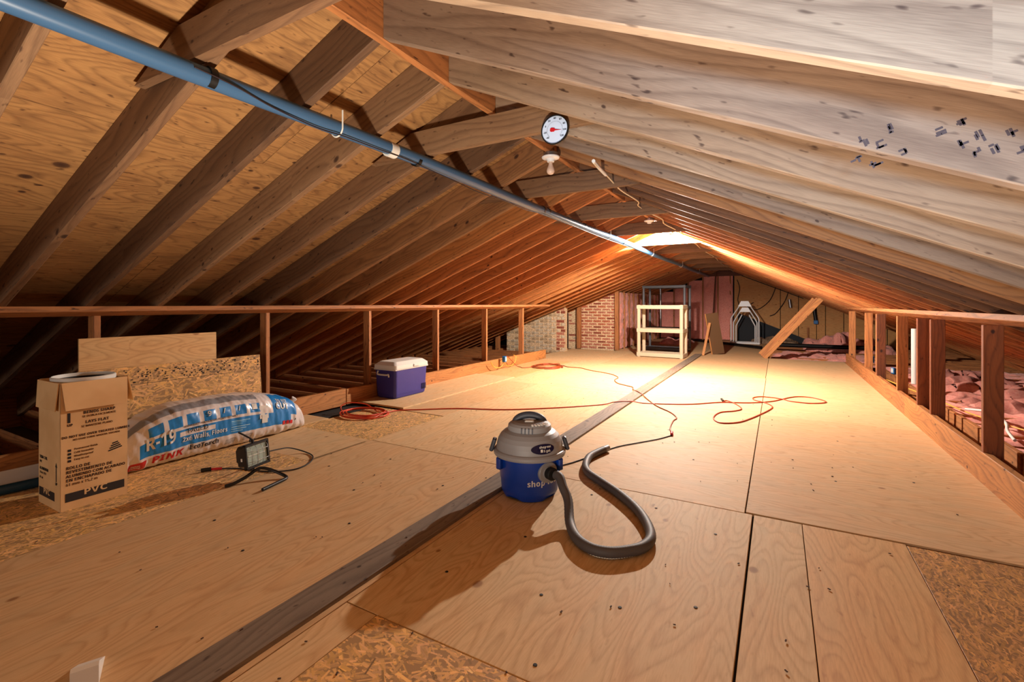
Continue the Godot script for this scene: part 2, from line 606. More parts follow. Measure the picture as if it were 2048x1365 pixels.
func camera_and_light() -> void:
	var f := 945.0
	var cam := Camera3D.new()
	cam.name = "camera"
	cam.projection = Camera3D.PROJECTION_FRUSTUM
	cam.near = 0.05
	cam.far = 60.0
	cam.size = 1365.0 / f * cam.near
	cam.frustum_offset = Vector2(0, (608.0 - 682.5) / f * cam.near)
	add_child(cam)
	cam.position = P(0, 1.06, 0)
	cam.rotation.y = atan(531.8 / f)
	cam.current = true

	var env := Environment.new()
	env.background_mode = Environment.BG_COLOR
	env.background_color = Color(0.02, 0.02, 0.02)
	env.tonemap_mode = Environment.TONE_MAPPER_LINEAR
	env.tonemap_exposure = 3.1
	env.sdfgi_enabled = true
	env.ssao_enabled = true
	env.ssil_enabled = true
	var we := WorldEnvironment.new()
	we.name = "surroundings"
	we.environment = env
	add_child(we)

	# the photographer's flash, tipped up to the right-hand rafters
	var flash := SpotLight3D.new()
	flash.name = "camera_flash"
	flash.light_color = Color(0.66, 0.84, 1.0)
	flash.light_energy = 1.9
	flash.light_size = 0.08
	flash.spot_angle = 27.0
	flash.spot_angle_attenuation = 1.0
	flash.spot_range = 20.0
	flash.spot_attenuation = 2.0
	flash.shadow_enabled = true
	add_child(flash)
	flash.look_at_from_position(P(0.25, 1.0, -0.45), P(0.16, 1.56, 1.3))

	# a halogen work light on the floor at the photographer's feet, tipped up at the rafters
	var lamp := SpotLight3D.new()
	lamp.name = "work_lamp_at_feet"
	lamp.light_color = Color(1.0, 0.94, 0.86)
	lamp.light_energy = 2.4
	lamp.light_size = 0.10
	lamp.spot_angle = 80.0
	lamp.spot_angle_attenuation = 0.6
	lamp.spot_range = 30.0
	lamp.spot_attenuation = 2.0
	lamp.shadow_enabled = true
	add_child(lamp)
	lamp.look_at_from_position(P(-0.55, 0.10, 0.50), P(-0.50, 1.25, 0.75))

	# added fill light behind the camera, in front of the closed near gable
	var rear_fill := AreaLight3D.new()
	rear_fill.name = "added_rear_fill"
	rear_fill.light_color = Color(1.0, 0.96, 0.92)
	rear_fill.area_size = Vector2(4.0, 1.2)
	rear_fill.light_energy = 7.0
	rear_fill.area_range = 40.0
	rear_fill.area_attenuation = 2.0
	rear_fill.shadow_enabled = true
	add_child(rear_fill)
	rear_fill.look_at_from_position(P(-1.3, 1.0, -9.2), P(-1.3, 1.2, 4.0))

# ---- roof

func roof_l(x: float) -> float:
	return RY - SL * (RX - x)

func roof_r(x: float) -> float:
	return RY - SR * (x - RX)

func rafter_mesh(side: float) -> ArrayMesh:
	# plumb-cut at both ends: a sheared box whose own y stays upright
	var slope := SL if side < 0.0 else SR
	var x0 := RX + side * 0.019
	var x1 := -6.75 if side < 0.0 else 3.65
	var len := (absf(x1 - x0)) * sqrt(1.0 + slope * slope)
	var ex := Vector3(side, -slope, 0).normalized()
	var tall := 0.184 * sqrt(1.0 + slope * slope)
	var st := ST()
	var mid := Vector3((x0 + x1) / 2, RY - slope * absf((x0 + x1) / 2 - RX) + tall / 2, 0)
	cbox(st, Vector3(len, tall, 0.038), Transform3D(Basis(ex, Vector3.UP, Vector3(0, 0, 1)), mid), 0.003, 0, Vector2(rng.randf() * 3.0, rng.randf() * 3.0))
	return st.commit()

func build_roof() -> void:
	var ceiling := setting("ceiling", "bare gable roof of brown rafters with plywood sheathing")
	for side in [-1.0, 1.0]:
		for k in range(-4, 35):
			var o := put("rafter", rafter_mesh(side), mats[("brown_rafter%d" if side < 0.0 else "grey_rafter%d") % posmod(k, 3)] if k < (5 if side < 0.0 else 5) else (any_rafter() if k < (9 if side > 0.0 else 7) else mats["bounce_lit_rafter%d" % rng.randi_range(0, 2)]), ceiling)
			o.position = P(0, 0, D0 + k * SPAN + (rng.randf() - 0.5) * 0.012)
	var ridge := put("ridge_board", box_mesh(Vector3(18.6, 0.20, 0.036)), mats.stud, ceiling)
	ridge.transform = Transform3D(Basis(Vector3(0, 0, -1), Vector3.UP, Vector3(1, 0, 0)), P(RX, 2.062 + 0.10, 6.0))
	# sheathing, in staggered sheets with their long side along the ridge
	for side in [-1.0, 1.0]:
		var slope := SL if side < 0.0 else SR
		var ex := Vector3(side, -slope, 0).normalized()
		var tall := 0.184 * sqrt(1.0 + slope * slope)
		var ny := Vector3(side * slope, 1, 0).normalized()
		for row in 5:
			var s0 := row * 1.22
			var first := -3.3 - (1.22 if row % 2 == 1 else 0.0)
			for col in 9:
				var d0 := maxf(first + col * 2.44, -3.3)
				var d1 := minf(first + (col + 1) * 2.44, 15.1)
				if d1 - d0 < 0.1:
					continue
				var size := Vector3(d1 - d0 - 0.004, 0.012, 1.216)
				var o := put("sheathing_panel", box_mesh(size, 0.001), mats.sheathing, ceiling)
				var c := Vector3(RX, RY + tall, 0) + ex * (s0 + 0.61) + ny * 0.007
				o.transform = Transform3D(Basis(Vector3(0, 0, -1), ny, Vector3(0, 0, -1).cross(ny)), Vector3(c.x, c.y, -(d0 + d1) / 2))
	# the roof skin over the sheathing keeps the daylight out
	for side in [-1.0, 1.0]:
		var slope := SL if side < 0.0 else SR
		var ex := Vector3(side, -slope, 0).normalized()
		var ny := Vector3(side * slope, 1, 0).normalized()
		var tall := 0.184 * sqrt(1.0 + slope * slope)
		var o := put("roof_skin", box_mesh(Vector3(25.4, 0.03, 6.4), 0.001), mats.deck, ceiling)
		var c := Vector3(RX, RY + tall, 0) + ex * 3.1 + ny * 0.034
		o.transform = Transform3D(Basis(Vector3(0, 0, -1), ny, Vector3(0, 0, -1).cross(ny)), Vector3(c.x, c.y, -3.0))
	var stamped: Node3D
	for c in ceiling.get_children():
		if absf(c.position.z + (D0 + SPAN)) < 0.02 and c is MeshInstance3D and c.name.begins_with("rafter"):
			stamped = c   # the right-hand one comes last
	var ink := ST()
	var ir := RandomNumberGenerator.new()
	ir.seed = 8
	for q in [[0.155, 1.462], [0.190, 1.452], [0.168, 1.502], [0.200, 1.490], [0.236, 1.468], [0.213, 1.520], [0.335, 1.468], [0.362, 1.480], [0.385, 1.452], [0.300, 1.500], [0.330, 1.512], [0.408, 1.474], [0.425, 1.440], [0.355, 1.448]]:
		for k in 4:
			var a := deg_to_rad(20.0 + 90.0 * ir.randi_range(0, 1))
			cbox(ink, Vector3(ir.randf_range(0.008, 0.017), 0.0045, 0.0005), Transform3D(Basis(Vector3.BACK, a), Vector3(q[0] + ir.randf_range(-0.007, 0.007), q[1] - 0.075 + ir.randf_range(-0.007, 0.007), 0.0192)), 0.0002)
	put("ink_stamp", ink, plain(Color(0.26, 0.21, 0.22), 0.8), stamped).set_meta("kind", "stuff")
	# collar ties on the near face of every third pair
	for k in range(0, 33, 3):
		var d := D0 + k * SPAN - 0.019 - 0.018
		var yb := 1.905 + (rng.randf() - 0.5) * 0.015
		var yt := yb + 0.14
		var tl := 0.190
		var poly := PackedVector2Array([Vector2(RX - (RY + tl - yb) / SL * 0.93, yb), Vector2(RX + (RY + tl - yb) / SR * 0.93, yb), Vector2(RX + (RY + tl - yt) / SR * 0.95, yt), Vector2(RX - (RY + tl - yt) / SL * 0.95, yt)])
		var st := ST()
		prism(st, poly, 0.036)
		var o := put("collar_tie", st, mats["brown_rafter%d" % (k % 2 * 2)], ceiling)
		o.position = P(0, 0, d)

# ---- floor

func build_floor() -> void:
	var floor_ := setting("floor", "attic floor of loose plywood and strand board sheets")
	slab("ceiling_below", Vector3(-7.2, -0.22, -9.5), Vector3(4.4, -0.20, 15.4), mats.gypsum, floor_)
	slab("floor_underlay", Vector3(-4.0, -0.06, -3.0), Vector3(1.1, -0.02, 10.46), mats.deck, floor_)
	slab("floor_underlay", Vector3(-3.3, -0.06, 10.46), Vector3(-0.2, -0.02, 15.0), mats.deck, floor_)
	# x0, x1, d0, d1, material, grain (0 = across, 2 = along), top
	var sheets := [
		[-1.335, -0.112, 1.178, 2.660, "ply", 2, 0.0], [-1.335, -1.192, -3.0, 1.174, "ply_smooth", 2, 0.0], [-1.188, -0.112, -3.0, 1.174, "osb_floor", 0, 0.001],
		[-0.104, 0.10, -3.0, 2.665, "ply", 2, -0.002], [0.103, 0.49, -3.0, 2.665, "ply_pale", 2, -0.001], [0.494, 1.05, -3.0, 2.668, "osb_brown", 2, -0.006],
		[-0.142, 1.05, 2.676, 5.08, "ply_tan", 0, 0.001], [-0.142, 1.05, 5.084, 7.62, "ply_smooth", 0, 0.0], [-0.150, 1.05, 7.626, 10.44, "ply_smooth", 0, 0.0],
		[-1.358, -0.148, 2.666, 5.08, "ply_smooth", 0, 0.0], [-1.358, -0.148, 5.084, 7.62, "ply_smooth", 0, 0.0], [-1.358, -0.156, 7.626, 10.44, "ply_tan", 0, 0.0],
		[-2.78, -1.34, -3.0, 2.662, "ply_tan", 2, 0.0], [-2.745, -1.358, 2.668, 5.60, "ply_smooth", 2, 0.0], [-2.745, -1.358, 5.604, 8.04, "ply_smooth", 0, 0.0], [-2.745, -1.358, 8.044, 10.44, "ply_tan", 0, 0.0],
		[-3.98, -2.784, -3.0, 2.10, "osb_floor", 2, 0.002], [-3.98, -2.749, 2.104, 2.66, "ply_smooth", 2, 0.0], [-3.62, -2.749, 2.664, 3.56, "osb_floor", 2, -0.003],
		[-3.98, -3.624, 2.664, 2.98, "ply_smooth", 2, 0.0], [-3.98, -3.28, 3.60, 5.9, "ply_smooth", 2, 0.016], [-3.276, -2.749, 3.57, 5.60, "ply_tan", 2, 0.0], [-3.276, -2.749, 5.604, 8.04, "ply_smooth", 2, 0.0],
		[-3.98, -3.28, 5.904, 8.04, "ply_pale", 2, 0.004], [-4.25, -2.749, 8.044, 10.44, "ply_smooth", 2, 0.0],
		[-3.20, -1.40, 10.444, 12.8, "ply_tan", 0, 0.0], [-1.396, -0.20, 10.444, 12.8, "ply_tan", 0, 0.0], [-3.20, -1.40, 12.804, 14.98, "ply_tan", 0, 0.0], [-1.396, -0.20, 12.804, 14.98, "ply_tan", 0, 0.0],
	]
	for s in sheets:
		var called := "osb_sheet" if String(s[4]).begins_with("osb") else "plywood_sheet"
		slab(called, Vector3(s[0], s[6] - 0.018, s[2]), Vector3(s[1], s[6], s[3]), mats[s[4]], floor_, s[5], 0.0015)
	# screw and nail heads in the near sheets
	var st := ST()
	for q in [[-0.75, 1.55], [-0.48, 1.62], [-0.25, 1.75], [-1.0, 1.9], [-0.62, 1.24], [-0.3, 1.28], [-1.14, 1.5], [-0.55, 2.5], [-0.9, 2.5], [-0.25, 2.35], [-1.8, 1.6], [-2.1, 1.9], [-2.4, 1.3], [-2.0, 1.2], [-1.7, 2.2], [-2.3, 2.4], [-2.55, 2.1],
			[0.3, 3.4], [0.7, 3.6], [0.4, 4.4], [-0.5, 3.4], [-0.8, 4.1], [-1.7, 3.1], [-2.2, 3.3], [-2.6, 3.9], [-2.0, 4.2], [-3.0, 2.9], [-3.1, 1.9]]:
		lathe(st, [Vector2(0.007, 0.0), Vector2(0.006, 0.0012), Vector2(0.0, 0.0015)], 8, Transform3D(Basis(), P(q[0], 0.001, q[1])))
	var heads := put("screw_head", st, mats.black_soft, floor_)
	heads.set_meta("kind", "stuff")
	var cs := ST()
	var cr := RandomNumberGenerator.new()
	cr.seed = 15
	for i in 130:
		var cx := cr.randf_range(-2.9, 0.9)
		var cd := 0.75 + 5.0 * pow(cr.randf(), 1.6)
		var k := cr.randf_range(0.002, 0.006)
		cbox(cs, Vector3(k * 2.0, 0.003, k), Transform3D(Basis(Vector3.UP, cr.randf() * TAU), P(cx, 0.0205 if cx > -1.51 and cx < -1.36 else 0.0035, cd)), 0.0008)
	var chips := put("wood_chips", cs, plain(Color(0.30, 0.20, 0.13), 0.8), self)
	chips.set_meta("kind", "stuff")
	tag(chips, "small dark wood chips and crumbs scattered over the plywood floor", "debris")
	# the grey strip of board let in along the middle
	slab("grey_plank", Vector3(-1.505, -0.012, -3.0), Vector3(-1.362, 0.019, 10.46), mats.greyboard, floor_, 2, 0.003, "long grey weathered plank along the middle of the floor")
	# joists under the eaves
	for k in range(-5, 36):
		var d := D0 + k * SPAN + 0.04
		if d < 10.7:
			slab("joist", Vector3(-6.9, -0.20, d - 0.019), Vector3(-4.05, -0.022, d + 0.019), mats.joist, floor_, 0)
		var x0 := 1.52 if d < 10.4 else -0.15
		slab("joist", Vector3(x0, -0.20, d - 0.019), Vector3(4.2, -0.03, d + 0.019), mats.joist, floor_, 0)

# ---- knee walls

func build_knee_walls() -> void:
	var wl := setting("wall_left", "open knee wall of studs under the left rafters")
	# the plate lies flat against the rafters, so it leans with them
	var aL := atan(SL)
	var exL := Vector3(0, 0, -1)
	var nyL := Vector3(-SL, 1, 0).normalized()
	var plate := put("top_plate", box_mesh(Vector3(11.4, 0.038, 0.089)), mats.stud, wl)
	var yl := roof_l(KL)
	plate.transform = Transform3D(Basis(exL, nyL, exL.cross(nyL)), P(KL - 0.041, yl - 0.034 - 0.003, 2.75) + Vector3(0, 0, 0))
	for k in [-5, -2, 1, 4, 7, 10, 13, 16]:
		var d: float = D0 + k * SPAN
		var o := put("stud", box_mesh(Vector3(1.0 + 0.10, 0.089, 0.038)), mats.stud, wl)
		o.transform = Transform3D(Basis(Vector3(0, 1, 0), Vector3(-1, 0, 0), Vector3(0, 0, 1)), P(KL - 0.115, 0.44, d + 0.06))
	slab("kick_board", Vector3(KL - 0.068, 0.0, -2.9), Vector3(KL - 0.030, 0.172, 3.45), mats.kick, wl, 2)
	slab("kick_board", Vector3(KL - 0.065, 0.006, 3.455), Vector3(KL - 0.027, 0.168, 8.32), mats.kick, wl, 2)
	slab("ledger_board", Vector3(KL - 0.42, -0.02, -2.9), Vector3(KL - 0.20, 0.02, 4.4), mats.stud, wl, 2)

	var wr := setting("wall_right", "open knee wall of studs under the right rafters")
	var nyR := Vector3(SR, 1, 0).normalized()
	var pr := put("top_plate", box_mesh(Vector3(13.4, 0.038, 0.089)), mats.stud, wr)
	pr.transform = Transform3D(Basis(exL, nyR, exL.cross(nyR)), P(KR + 0.055, roof_r(KR + 0.055) - 0.0215, 3.79))
	for s in [[0.9, 1], [2.4, 1], [3.80, 3], [4.90, 3], [5.31, 3], [6.11, 0], [7.24, 2], [7.29, 1], [8.14, 1], [9.78, 1], [9.83, 1]]:
		var d: float = s[0]
		var o := put("stud", box_mesh(Vector3(1.02, 0.089, 0.038)), mats.stud_dark if s[1] == 2 else (mats.stud_shaded if s[1] == 3 else mats.stud), wr)
		o.transform = Transform3D(Basis(Vector3(0, 1, 0), Vector3(-1, 0, 0), Vector3(0, 0, 1)), P(KR + 0.048, 0.425, d))
	slab("kick_board", Vector3(KR - 0.002, -0.006, -2.9), Vector3(KR + 0.038, 0.184, 5.75), mats.kick, wr, 2)
	slab("kick_board", Vector3(KR, -0.006, 5.754), Vector3(KR + 0.038, 0.182, 10.2), mats.stud, wr, 2)
	# blocking between the joist ends beyond the kick board
	for k in range(-2, 23):
		var d := D0 + k * SPAN + 0.04
		slab("blocking", Vector3(1.48, -0.19, d + 0.022), Vector3(1.518, 0.005, d + SPAN - 0.022), mats.stud, wr, 2)

# ---- end walls

func brickwork(parent: Node3D, x0: float, x1: float, y0: float, y1: float, d: float, kinds: Array, clip: Callable, gap := 0.02) -> void:
	var course := 0.0685
	var len := 0.205
	var n := int((y1 - y0) / course)
	for r in n:
		var x := x0 - (len + 0.012) * (0.5 if r % 2 == 1 else 0.0) * 1.0
		while x < x1 - 0.02:
			var a := maxf(x, x0) + 0.008
			var b := minf(x + len, x1) - 0.006
			var y := y0 + r * course
			if b - a > 0.03 and clip.call((a + b) / 2, y + 0.03):
				var o := put("brick", box_mesh(Vector3(b - a, course - gap + rng.randf_range(-0.003, 0.002), 0.03), 0.005), mats[kinds[rng.randi() % kinds.size()]], parent)
				o.position = P((a + b) / 2, y + course / 2, d + 0.008 + rng.randf_range(-0.004, 0.004))
				o.rotation.z = rng.randf_range(-0.012, 0.012)
			x += len + 0.012

func build_end_walls() -> void:
	# the gable far away, in plywood, with the batt wall to its left
	var wb := setting("wall_back", "far gable wall of plywood panels between studs")
	var xs := [-1.10, 0.06, 0.488, 0.90, 1.10, 1.50, 1.95, 2.4, 2.9, 3.4]
	for i in xs.size() - 1:
		var a: float = xs[i] + 0.008
		var b: float = xs[i + 1] - 0.008
		var y0 := -0.2
		var st := ST()
		prism(st, PackedVector2Array([Vector2(a, y0), Vector2(b, y0), Vector2(b, roof_r(b) + 0.19), Vector2(a, roof_r(a) + 0.19)]), 0.014, Transform3D(), 1.0)
		var o := put("plywood_panel", st, mats.gable_ply, wb)
		o.position = P(0, 0, 15.0)
	slab("gable_backing", Vector3(-7.2, -0.22, 15.03), Vector3(4.4, 2.4, 15.09), mats.deck, wb)
	for x in [-1.19, -1.52, -1.93, -2.34, -2.75]:
		var top: float = minf(roof_l(x), roof_r(x)) + 0.03
		slab("stud", Vector3(x - 0.019, 0.0, 14.90), Vector3(x + 0.019, top, 14.99), mats.stud, wb, 1)
	slab("top_beam", Vector3(-1.9, 1.86, 14.86), Vector3(-0.75, 2.05, 14.90), mats.stud_dark, wb, 0)
	for q in [[0.30, 0.9], [0.70, 0.75]]:
		slab("stud", Vector3(q[0] - 0.019, -0.1, 14.92), Vector3(q[0] + 0.019, 0.42, 14.98), mats.stud, wb, 1)
	for i in 5:
		var x := -2.955 + i * 0.41
		var top := minf(roof_l(x), roof_r(x)) - 0.02
		batt(wb, P(x, 0.02, 14.93), Vector3(1, 0, 0), 0.375, top, Vector3(0, 0, 1), 100 + i)
	# the wall of batts that runs back from the brickwork
	var ws := setting("wall_batts", "pink batt insulated partition running back beside the brickwork")
	slab("backing_board", Vector3(-3.30, -0.02, 10.72), Vector3(-3.26, 1.45, 15.0), mats.gable_ply, ws, 2)
	for i in 10:
		var d := 10.90 + i * 0.42
		batt(ws, P(-3.22, 0.02, d), Vector3(0, 0, -1), 0.385, 1.30, Vector3(1, 0, 0), 200 + i)
		slab("stud", Vector3(-3.26, 0.0, d + 0.193), Vector3(-3.165, 1.33, d + 0.227), mats.stud, ws, 1)

	var chim := setting("wall_brick", "old red brick wall smeared with mortar between two timber posts")
	slab("mortar_bed", Vector3(-4.42, -0.02, 10.632), Vector3(-3.20, 1.40, 10.95), mats.mortar, chim, 0, 0.002)
	brickwork(chim, -4.12, -3.20, 0.0, 1.45, 10.635, ["brick0", "brick0", "brick1", "brick2"], func(x: float, y: float): return y < roof_l(x) + 0.02)
	brickwork(chim, -4.42, -4.12, 0.0, 1.1, 10.64, ["brick1", "brick0", "white_brick0"], func(x: float, y: float): return y < roof_l(x) + 0.02)
	slab("post", Vector3(-4.16, 0.0, 10.52), Vector3(-4.07, 1.05, 10.61), mats.stud, chim, 1)
	slab("post", Vector3(-3.25, 0.0, 10.55), Vector3(-3.16, 1.38, 10.64), mats.stud, chim, 1)

	var flue := setting("wall_chimney", "whitewashed brick chimney stack beyond the left knee wall")
	slab("mortar_bed", Vector3(-5.62, -0.2, 9.731), Vector3(-4.14, 1.05, 9.90), mats.mortar, flue, 0, 0.002)
	brickwork(flue, -5.62, -4.34, -0.19, 1.0, 9.735, ["white_brick0", "white_brick0", "white_brick1"], func(x: float, y: float): return y < roof_l(x) + 0.06, 0.008)
	brickwork(flue, -4.34, -4.12, -0.19, 1.0, 9.735, ["brick0", "white_brick0", "brick1"], func(x: float, y: float): return y < roof_l(x) + 0.06, 0.008)
	slab("post", Vector3(-5.95, -0.2, 9.75), Vector3(-5.86, 0.35, 9.84), mats.joist, flue, 1)

	# unseen walls that close the attic
	var wn := setting("wall_near")
	slab("gable_board", Vector3(-7.2, -0.25, -9.5), Vector3(4.4, 2.5, -9.4), mats.gable_ply, wn)
	var we := setting("wall_eave_left")
	slab("eave_board", Vector3(-7.0, -0.25, -9.5), Vector3(-6.80, 0.3, 15.1), mats.joist, we, 2)
	var wr := setting("wall_eave_right")
	slab("eave_board", Vector3(3.66, -0.25, -9.5), Vector3(3.86, 0.3, 15.1), mats.joist, wr, 2)
	slab("back_board", Vector3(-7.0, -0.22, 10.96), Vector3(-3.30, 1.45, 11.0), mats.deck, we, 0)

# An upright batt of glass wool: at its foot, along its width, towards the room.
func batt(parent: Node3D, at: Vector3, along: Vector3, wide: float, tall: float, out: Vector3, s: int) -> void:
	var n := noise(s, 3.0, 4)
	var st := ST()
	sheet(st, 10, 34, func(u: float, v: float):
		var bulge := 0.055 * pow(maxf(0.0, sin(PI * u)), 0.5) * (0.6 + 0.4 * sin(PI * clampf(v * 1.05, 0.0, 1.0)))
		var w := n.get_noise_2d(u * 0.6 + s, v * 2.2) * 0.045 * (1.0 if u > 0.01 and u < 0.99 else 0.2)
		return at + along * (u - 0.5) * wide + Vector3.UP * v * tall + out * (bulge + w), at - out * 3.0 + Vector3.UP * tall / 2)
	put("insulation_batt", st, mats.pink, parent)

# ---- loose insulation

func heap(called: String, label: String, x0: float, x1: float, d0: float, d1: float, base: float, height: float, m: Material, s: int, nu := 40, nv := 40, sharp := 1.0) -> void:
	var n := noise(s, 1.3, 2)
	var n2 := noise(s + 1, 5.0, 2)
	var st := ST()
	sheet(st, nu, nv, func(u: float, v: float):
		var edge := pow(maxf(0.0, sin(PI * u) * sin(PI * v)), 0.35)
		var x := lerpf(x0, x1, u)
		var d := lerpf(d0, d1, v)
		var bump := absf(n.get_noise_2d(x, d * 1.3)) * 1.6 + 0.25
		var y := base + edge * height * bump + edge * n2.get_noise_2d(x, d) * 0.03 * sharp
		return P(x + n2.get_noise_2d(x + 9.0, d) * 0.06, y, d + n2.get_noise_2d(x, d + 9.0) * 0.06))
	var o := put(called, st, m, self)
	o.set_meta("kind", "stuff")
	tag(o, label, "insulation")

func build_insulation() -> void:
	# batts laid between the joists under the right eaves
	for k in range(1, 23):
		var d := D0 + k * SPAN + 0.04 + SPAN / 2
		var n := noise(300 + k, 2.6, 4)
		var st := ST()
		sheet(st, 30, 8, func(u: float, v: float):
			var e := pow(maxf(0.0, sin(PI * v)), 0.4)
			return P(lerpf(1.53, 3.6, u), -0.085 + 0.065 * e + n.get_noise_2d(u * 3.0, v * 0.8) * 0.05 * e, d + (v - 0.5) * (SPAN - 0.042)))
		var o := put("floor_batt", st, mats.pink, self)
		tag(o, "pink glass wool batt lying between joists beyond the right knee wall", "insulation", "pink batts between the right eave joists")
	heap("insulation_heap", "grey and pink torn insulation heaped under the right rafters behind the studs", 1.7, 2.75, 6.4, 10.2, -0.06, 0.16, mats.pink_dirty, 51, 44, 60)
	heap("insulation_drift", "bright pink insulation drift under the eave behind the nearest right stud", 2.0, 2.7, 4.4, 6.3, -0.06, 0.14, mats.pink, 57, 36, 44)
	heap("insulation_spread", "ragged pink insulation spread between diagonal brace and right knee wall", -0.12, 1.75, 10.5, 12.6, -0.08, 0.10, mats.pink, 61, 50, 44)
	heap("insulation_pile", "mound of pink insulation against the far plywood gable right of the brace", 0.55, 2.3, 12.9, 14.85, -0.08, 0.36, mats.pink, 67, 50, 44)
	heap("insulation_scraps", "brown and grey insulation scraps behind the white frame stand", -0.62, 0.5, 14.22, 14.70, -0.02, 0.24, mats.foil, 71, 44, 40)
	heap("insulation_roll", "crumpled pink insulation on the floor behind the shelf units", -2.75, -2.0, 12.7, 13.7, 0.0, 0.16, mats.pink, 77, 34, 30)

# ---- lamps and the thermometer

func bulb_profile() -> Array:
	return [Vector2(0.0, -0.104), Vector2(0.012, -0.103), Vector2(0.022, -0.097), Vector2(0.029, -0.085), Vector2(0.030, -0.074), Vector2(0.027, -0.060), Vector2(0.020, -0.044), Vector2(0.015, -0.030), Vector2(0.0135, -0.016), Vector2(0.0135, 0.0)]

func ceiling_lamp(label: String, d: float, bulb: bool, lit: bool) -> void:
	var o := thing("lampholder", label, "lamp", P(RX + 0.005, 2.062, d))
	put("junction_box", lathe_mesh([Vector2(0.0, 0.0), Vector2(0.048, 0.0), Vector2(0.050, -0.002), Vector2(0.050, -0.027), Vector2(0.0, -0.027)], 8), mats.steel, o)
	put("porcelain_base", lathe_mesh([Vector2(0.0, -0.024), Vector2(0.058, -0.025), Vector2(0.060, -0.030), Vector2(0.056, -0.036), Vector2(0.032, -0.041), Vector2(0.026, -0.048), Vector2(0.023, -0.060), Vector2(0.019, -0.061), Vector2(0.0, -0.058)], 32), mats.white_shiny, o)
	if bulb:
		var b := put("light_bulb", lathe_mesh(bulb_profile(), 24), mats.lit if lit else mats.frosted, o)
		b.position.y = -0.050
		b.scale = Vector3.ONE * 0.9
	if lit:
		var l := OmniLight3D.new()
		l.name = "bulb_light"
		l.light_color = Color(1.0, 0.95, 0.90)
		l.light_energy = 7.0
		l.light_size = 0.028
		l.omni_range = 40.0
		l.omni_attenuation = 2.0
		l.shadow_enabled = true
		o.add_child(l)
		l.position = Vector3(0, -0.050 - 0.066, 0)

func build_fixtures() -> void:
	ceiling_lamp("white porcelain lampholder with an unlit bulb below the thermometer", 2.86, true, false)
	ceiling_lamp("small white lampholder on the ridge just before the lit bulb", 5.62, false, false)
	ceiling_lamp("lampholder with the glowing bulb under the far ridge", 6.62, true, true)
	# dial thermometer on a collar tie
	var t := thing("thermometer", "round white dial thermometer with red pointer on a collar tie", "thermometer", P(-0.93, 1.893, 2.075))
	var face := Transform3D(Basis(Vector3.RIGHT, PI / 2), Vector3.ZERO)
	var st := ST()
	lathe(st, [Vector2(0.0, -0.004), Vector2(0.070, -0.004), Vector2(0.0715, 0.006), Vector2(0.070, 0.011), Vector2(0.066, 0.011), Vector2(0.065, 0.007)], 48, face)
	put("rim", st, mats.black, t)
	st = ST()
	lathe(st, [Vector2(0.067, 0.006), Vector2(0.0, 0.0062)], 48, face)
	put("dial", st, plain(Color(0.80, 0.86, 0.95), 0.4), t)
	var nums := ["-40", "-20", "0", "20", "40", "60", "80", "100", "120"]
	for i in nums.size():
		var a := deg_to_rad(225.0 - i * 33.75)
		letters(nums[i], 0.0085, Vector3(cos(a) * 0.052, sin(a) * 0.052 - 0.004, 0.0068), Vector3.RIGHT, Vector3.UP, mats.ink, t, true, HORIZONTAL_ALIGNMENT_CENTER)
	st = ST()
	for i in 45:
		var a := deg_to_rad(225.0 - i * 270.0 / 44.0)
		cbox(st, Vector3(0.004, 0.0007, 0.0006), Transform3D(Basis(Vector3.BACK, a), Vector3(cos(a) * 0.040, sin(a) * 0.040, 0.0068)), 0.0001)
	var tm := put("tick_marks", st, mats.ink, t)
	tm.set_meta("kind", "stuff")
	st = ST()
	prism(st, PackedVector2Array([Vector2(0.042, 0), Vector2(0.008, 0.0035), Vector2(0.004, 0.009), Vector2(-0.012, 0.010), Vector2(-0.018, 0.005), Vector2(-0.018, -0.005), Vector2(-0.012, -0.010), Vector2(0.004, -0.009), Vector2(0.008, -0.0035)]), 0.001, Transform3D(Basis(Vector3.BACK, -0.16), Vector3(-0.006, 0.0, 0.0085)))
	put("pointer", st, mats.red, t)

# ---- pipe, cable, small wires

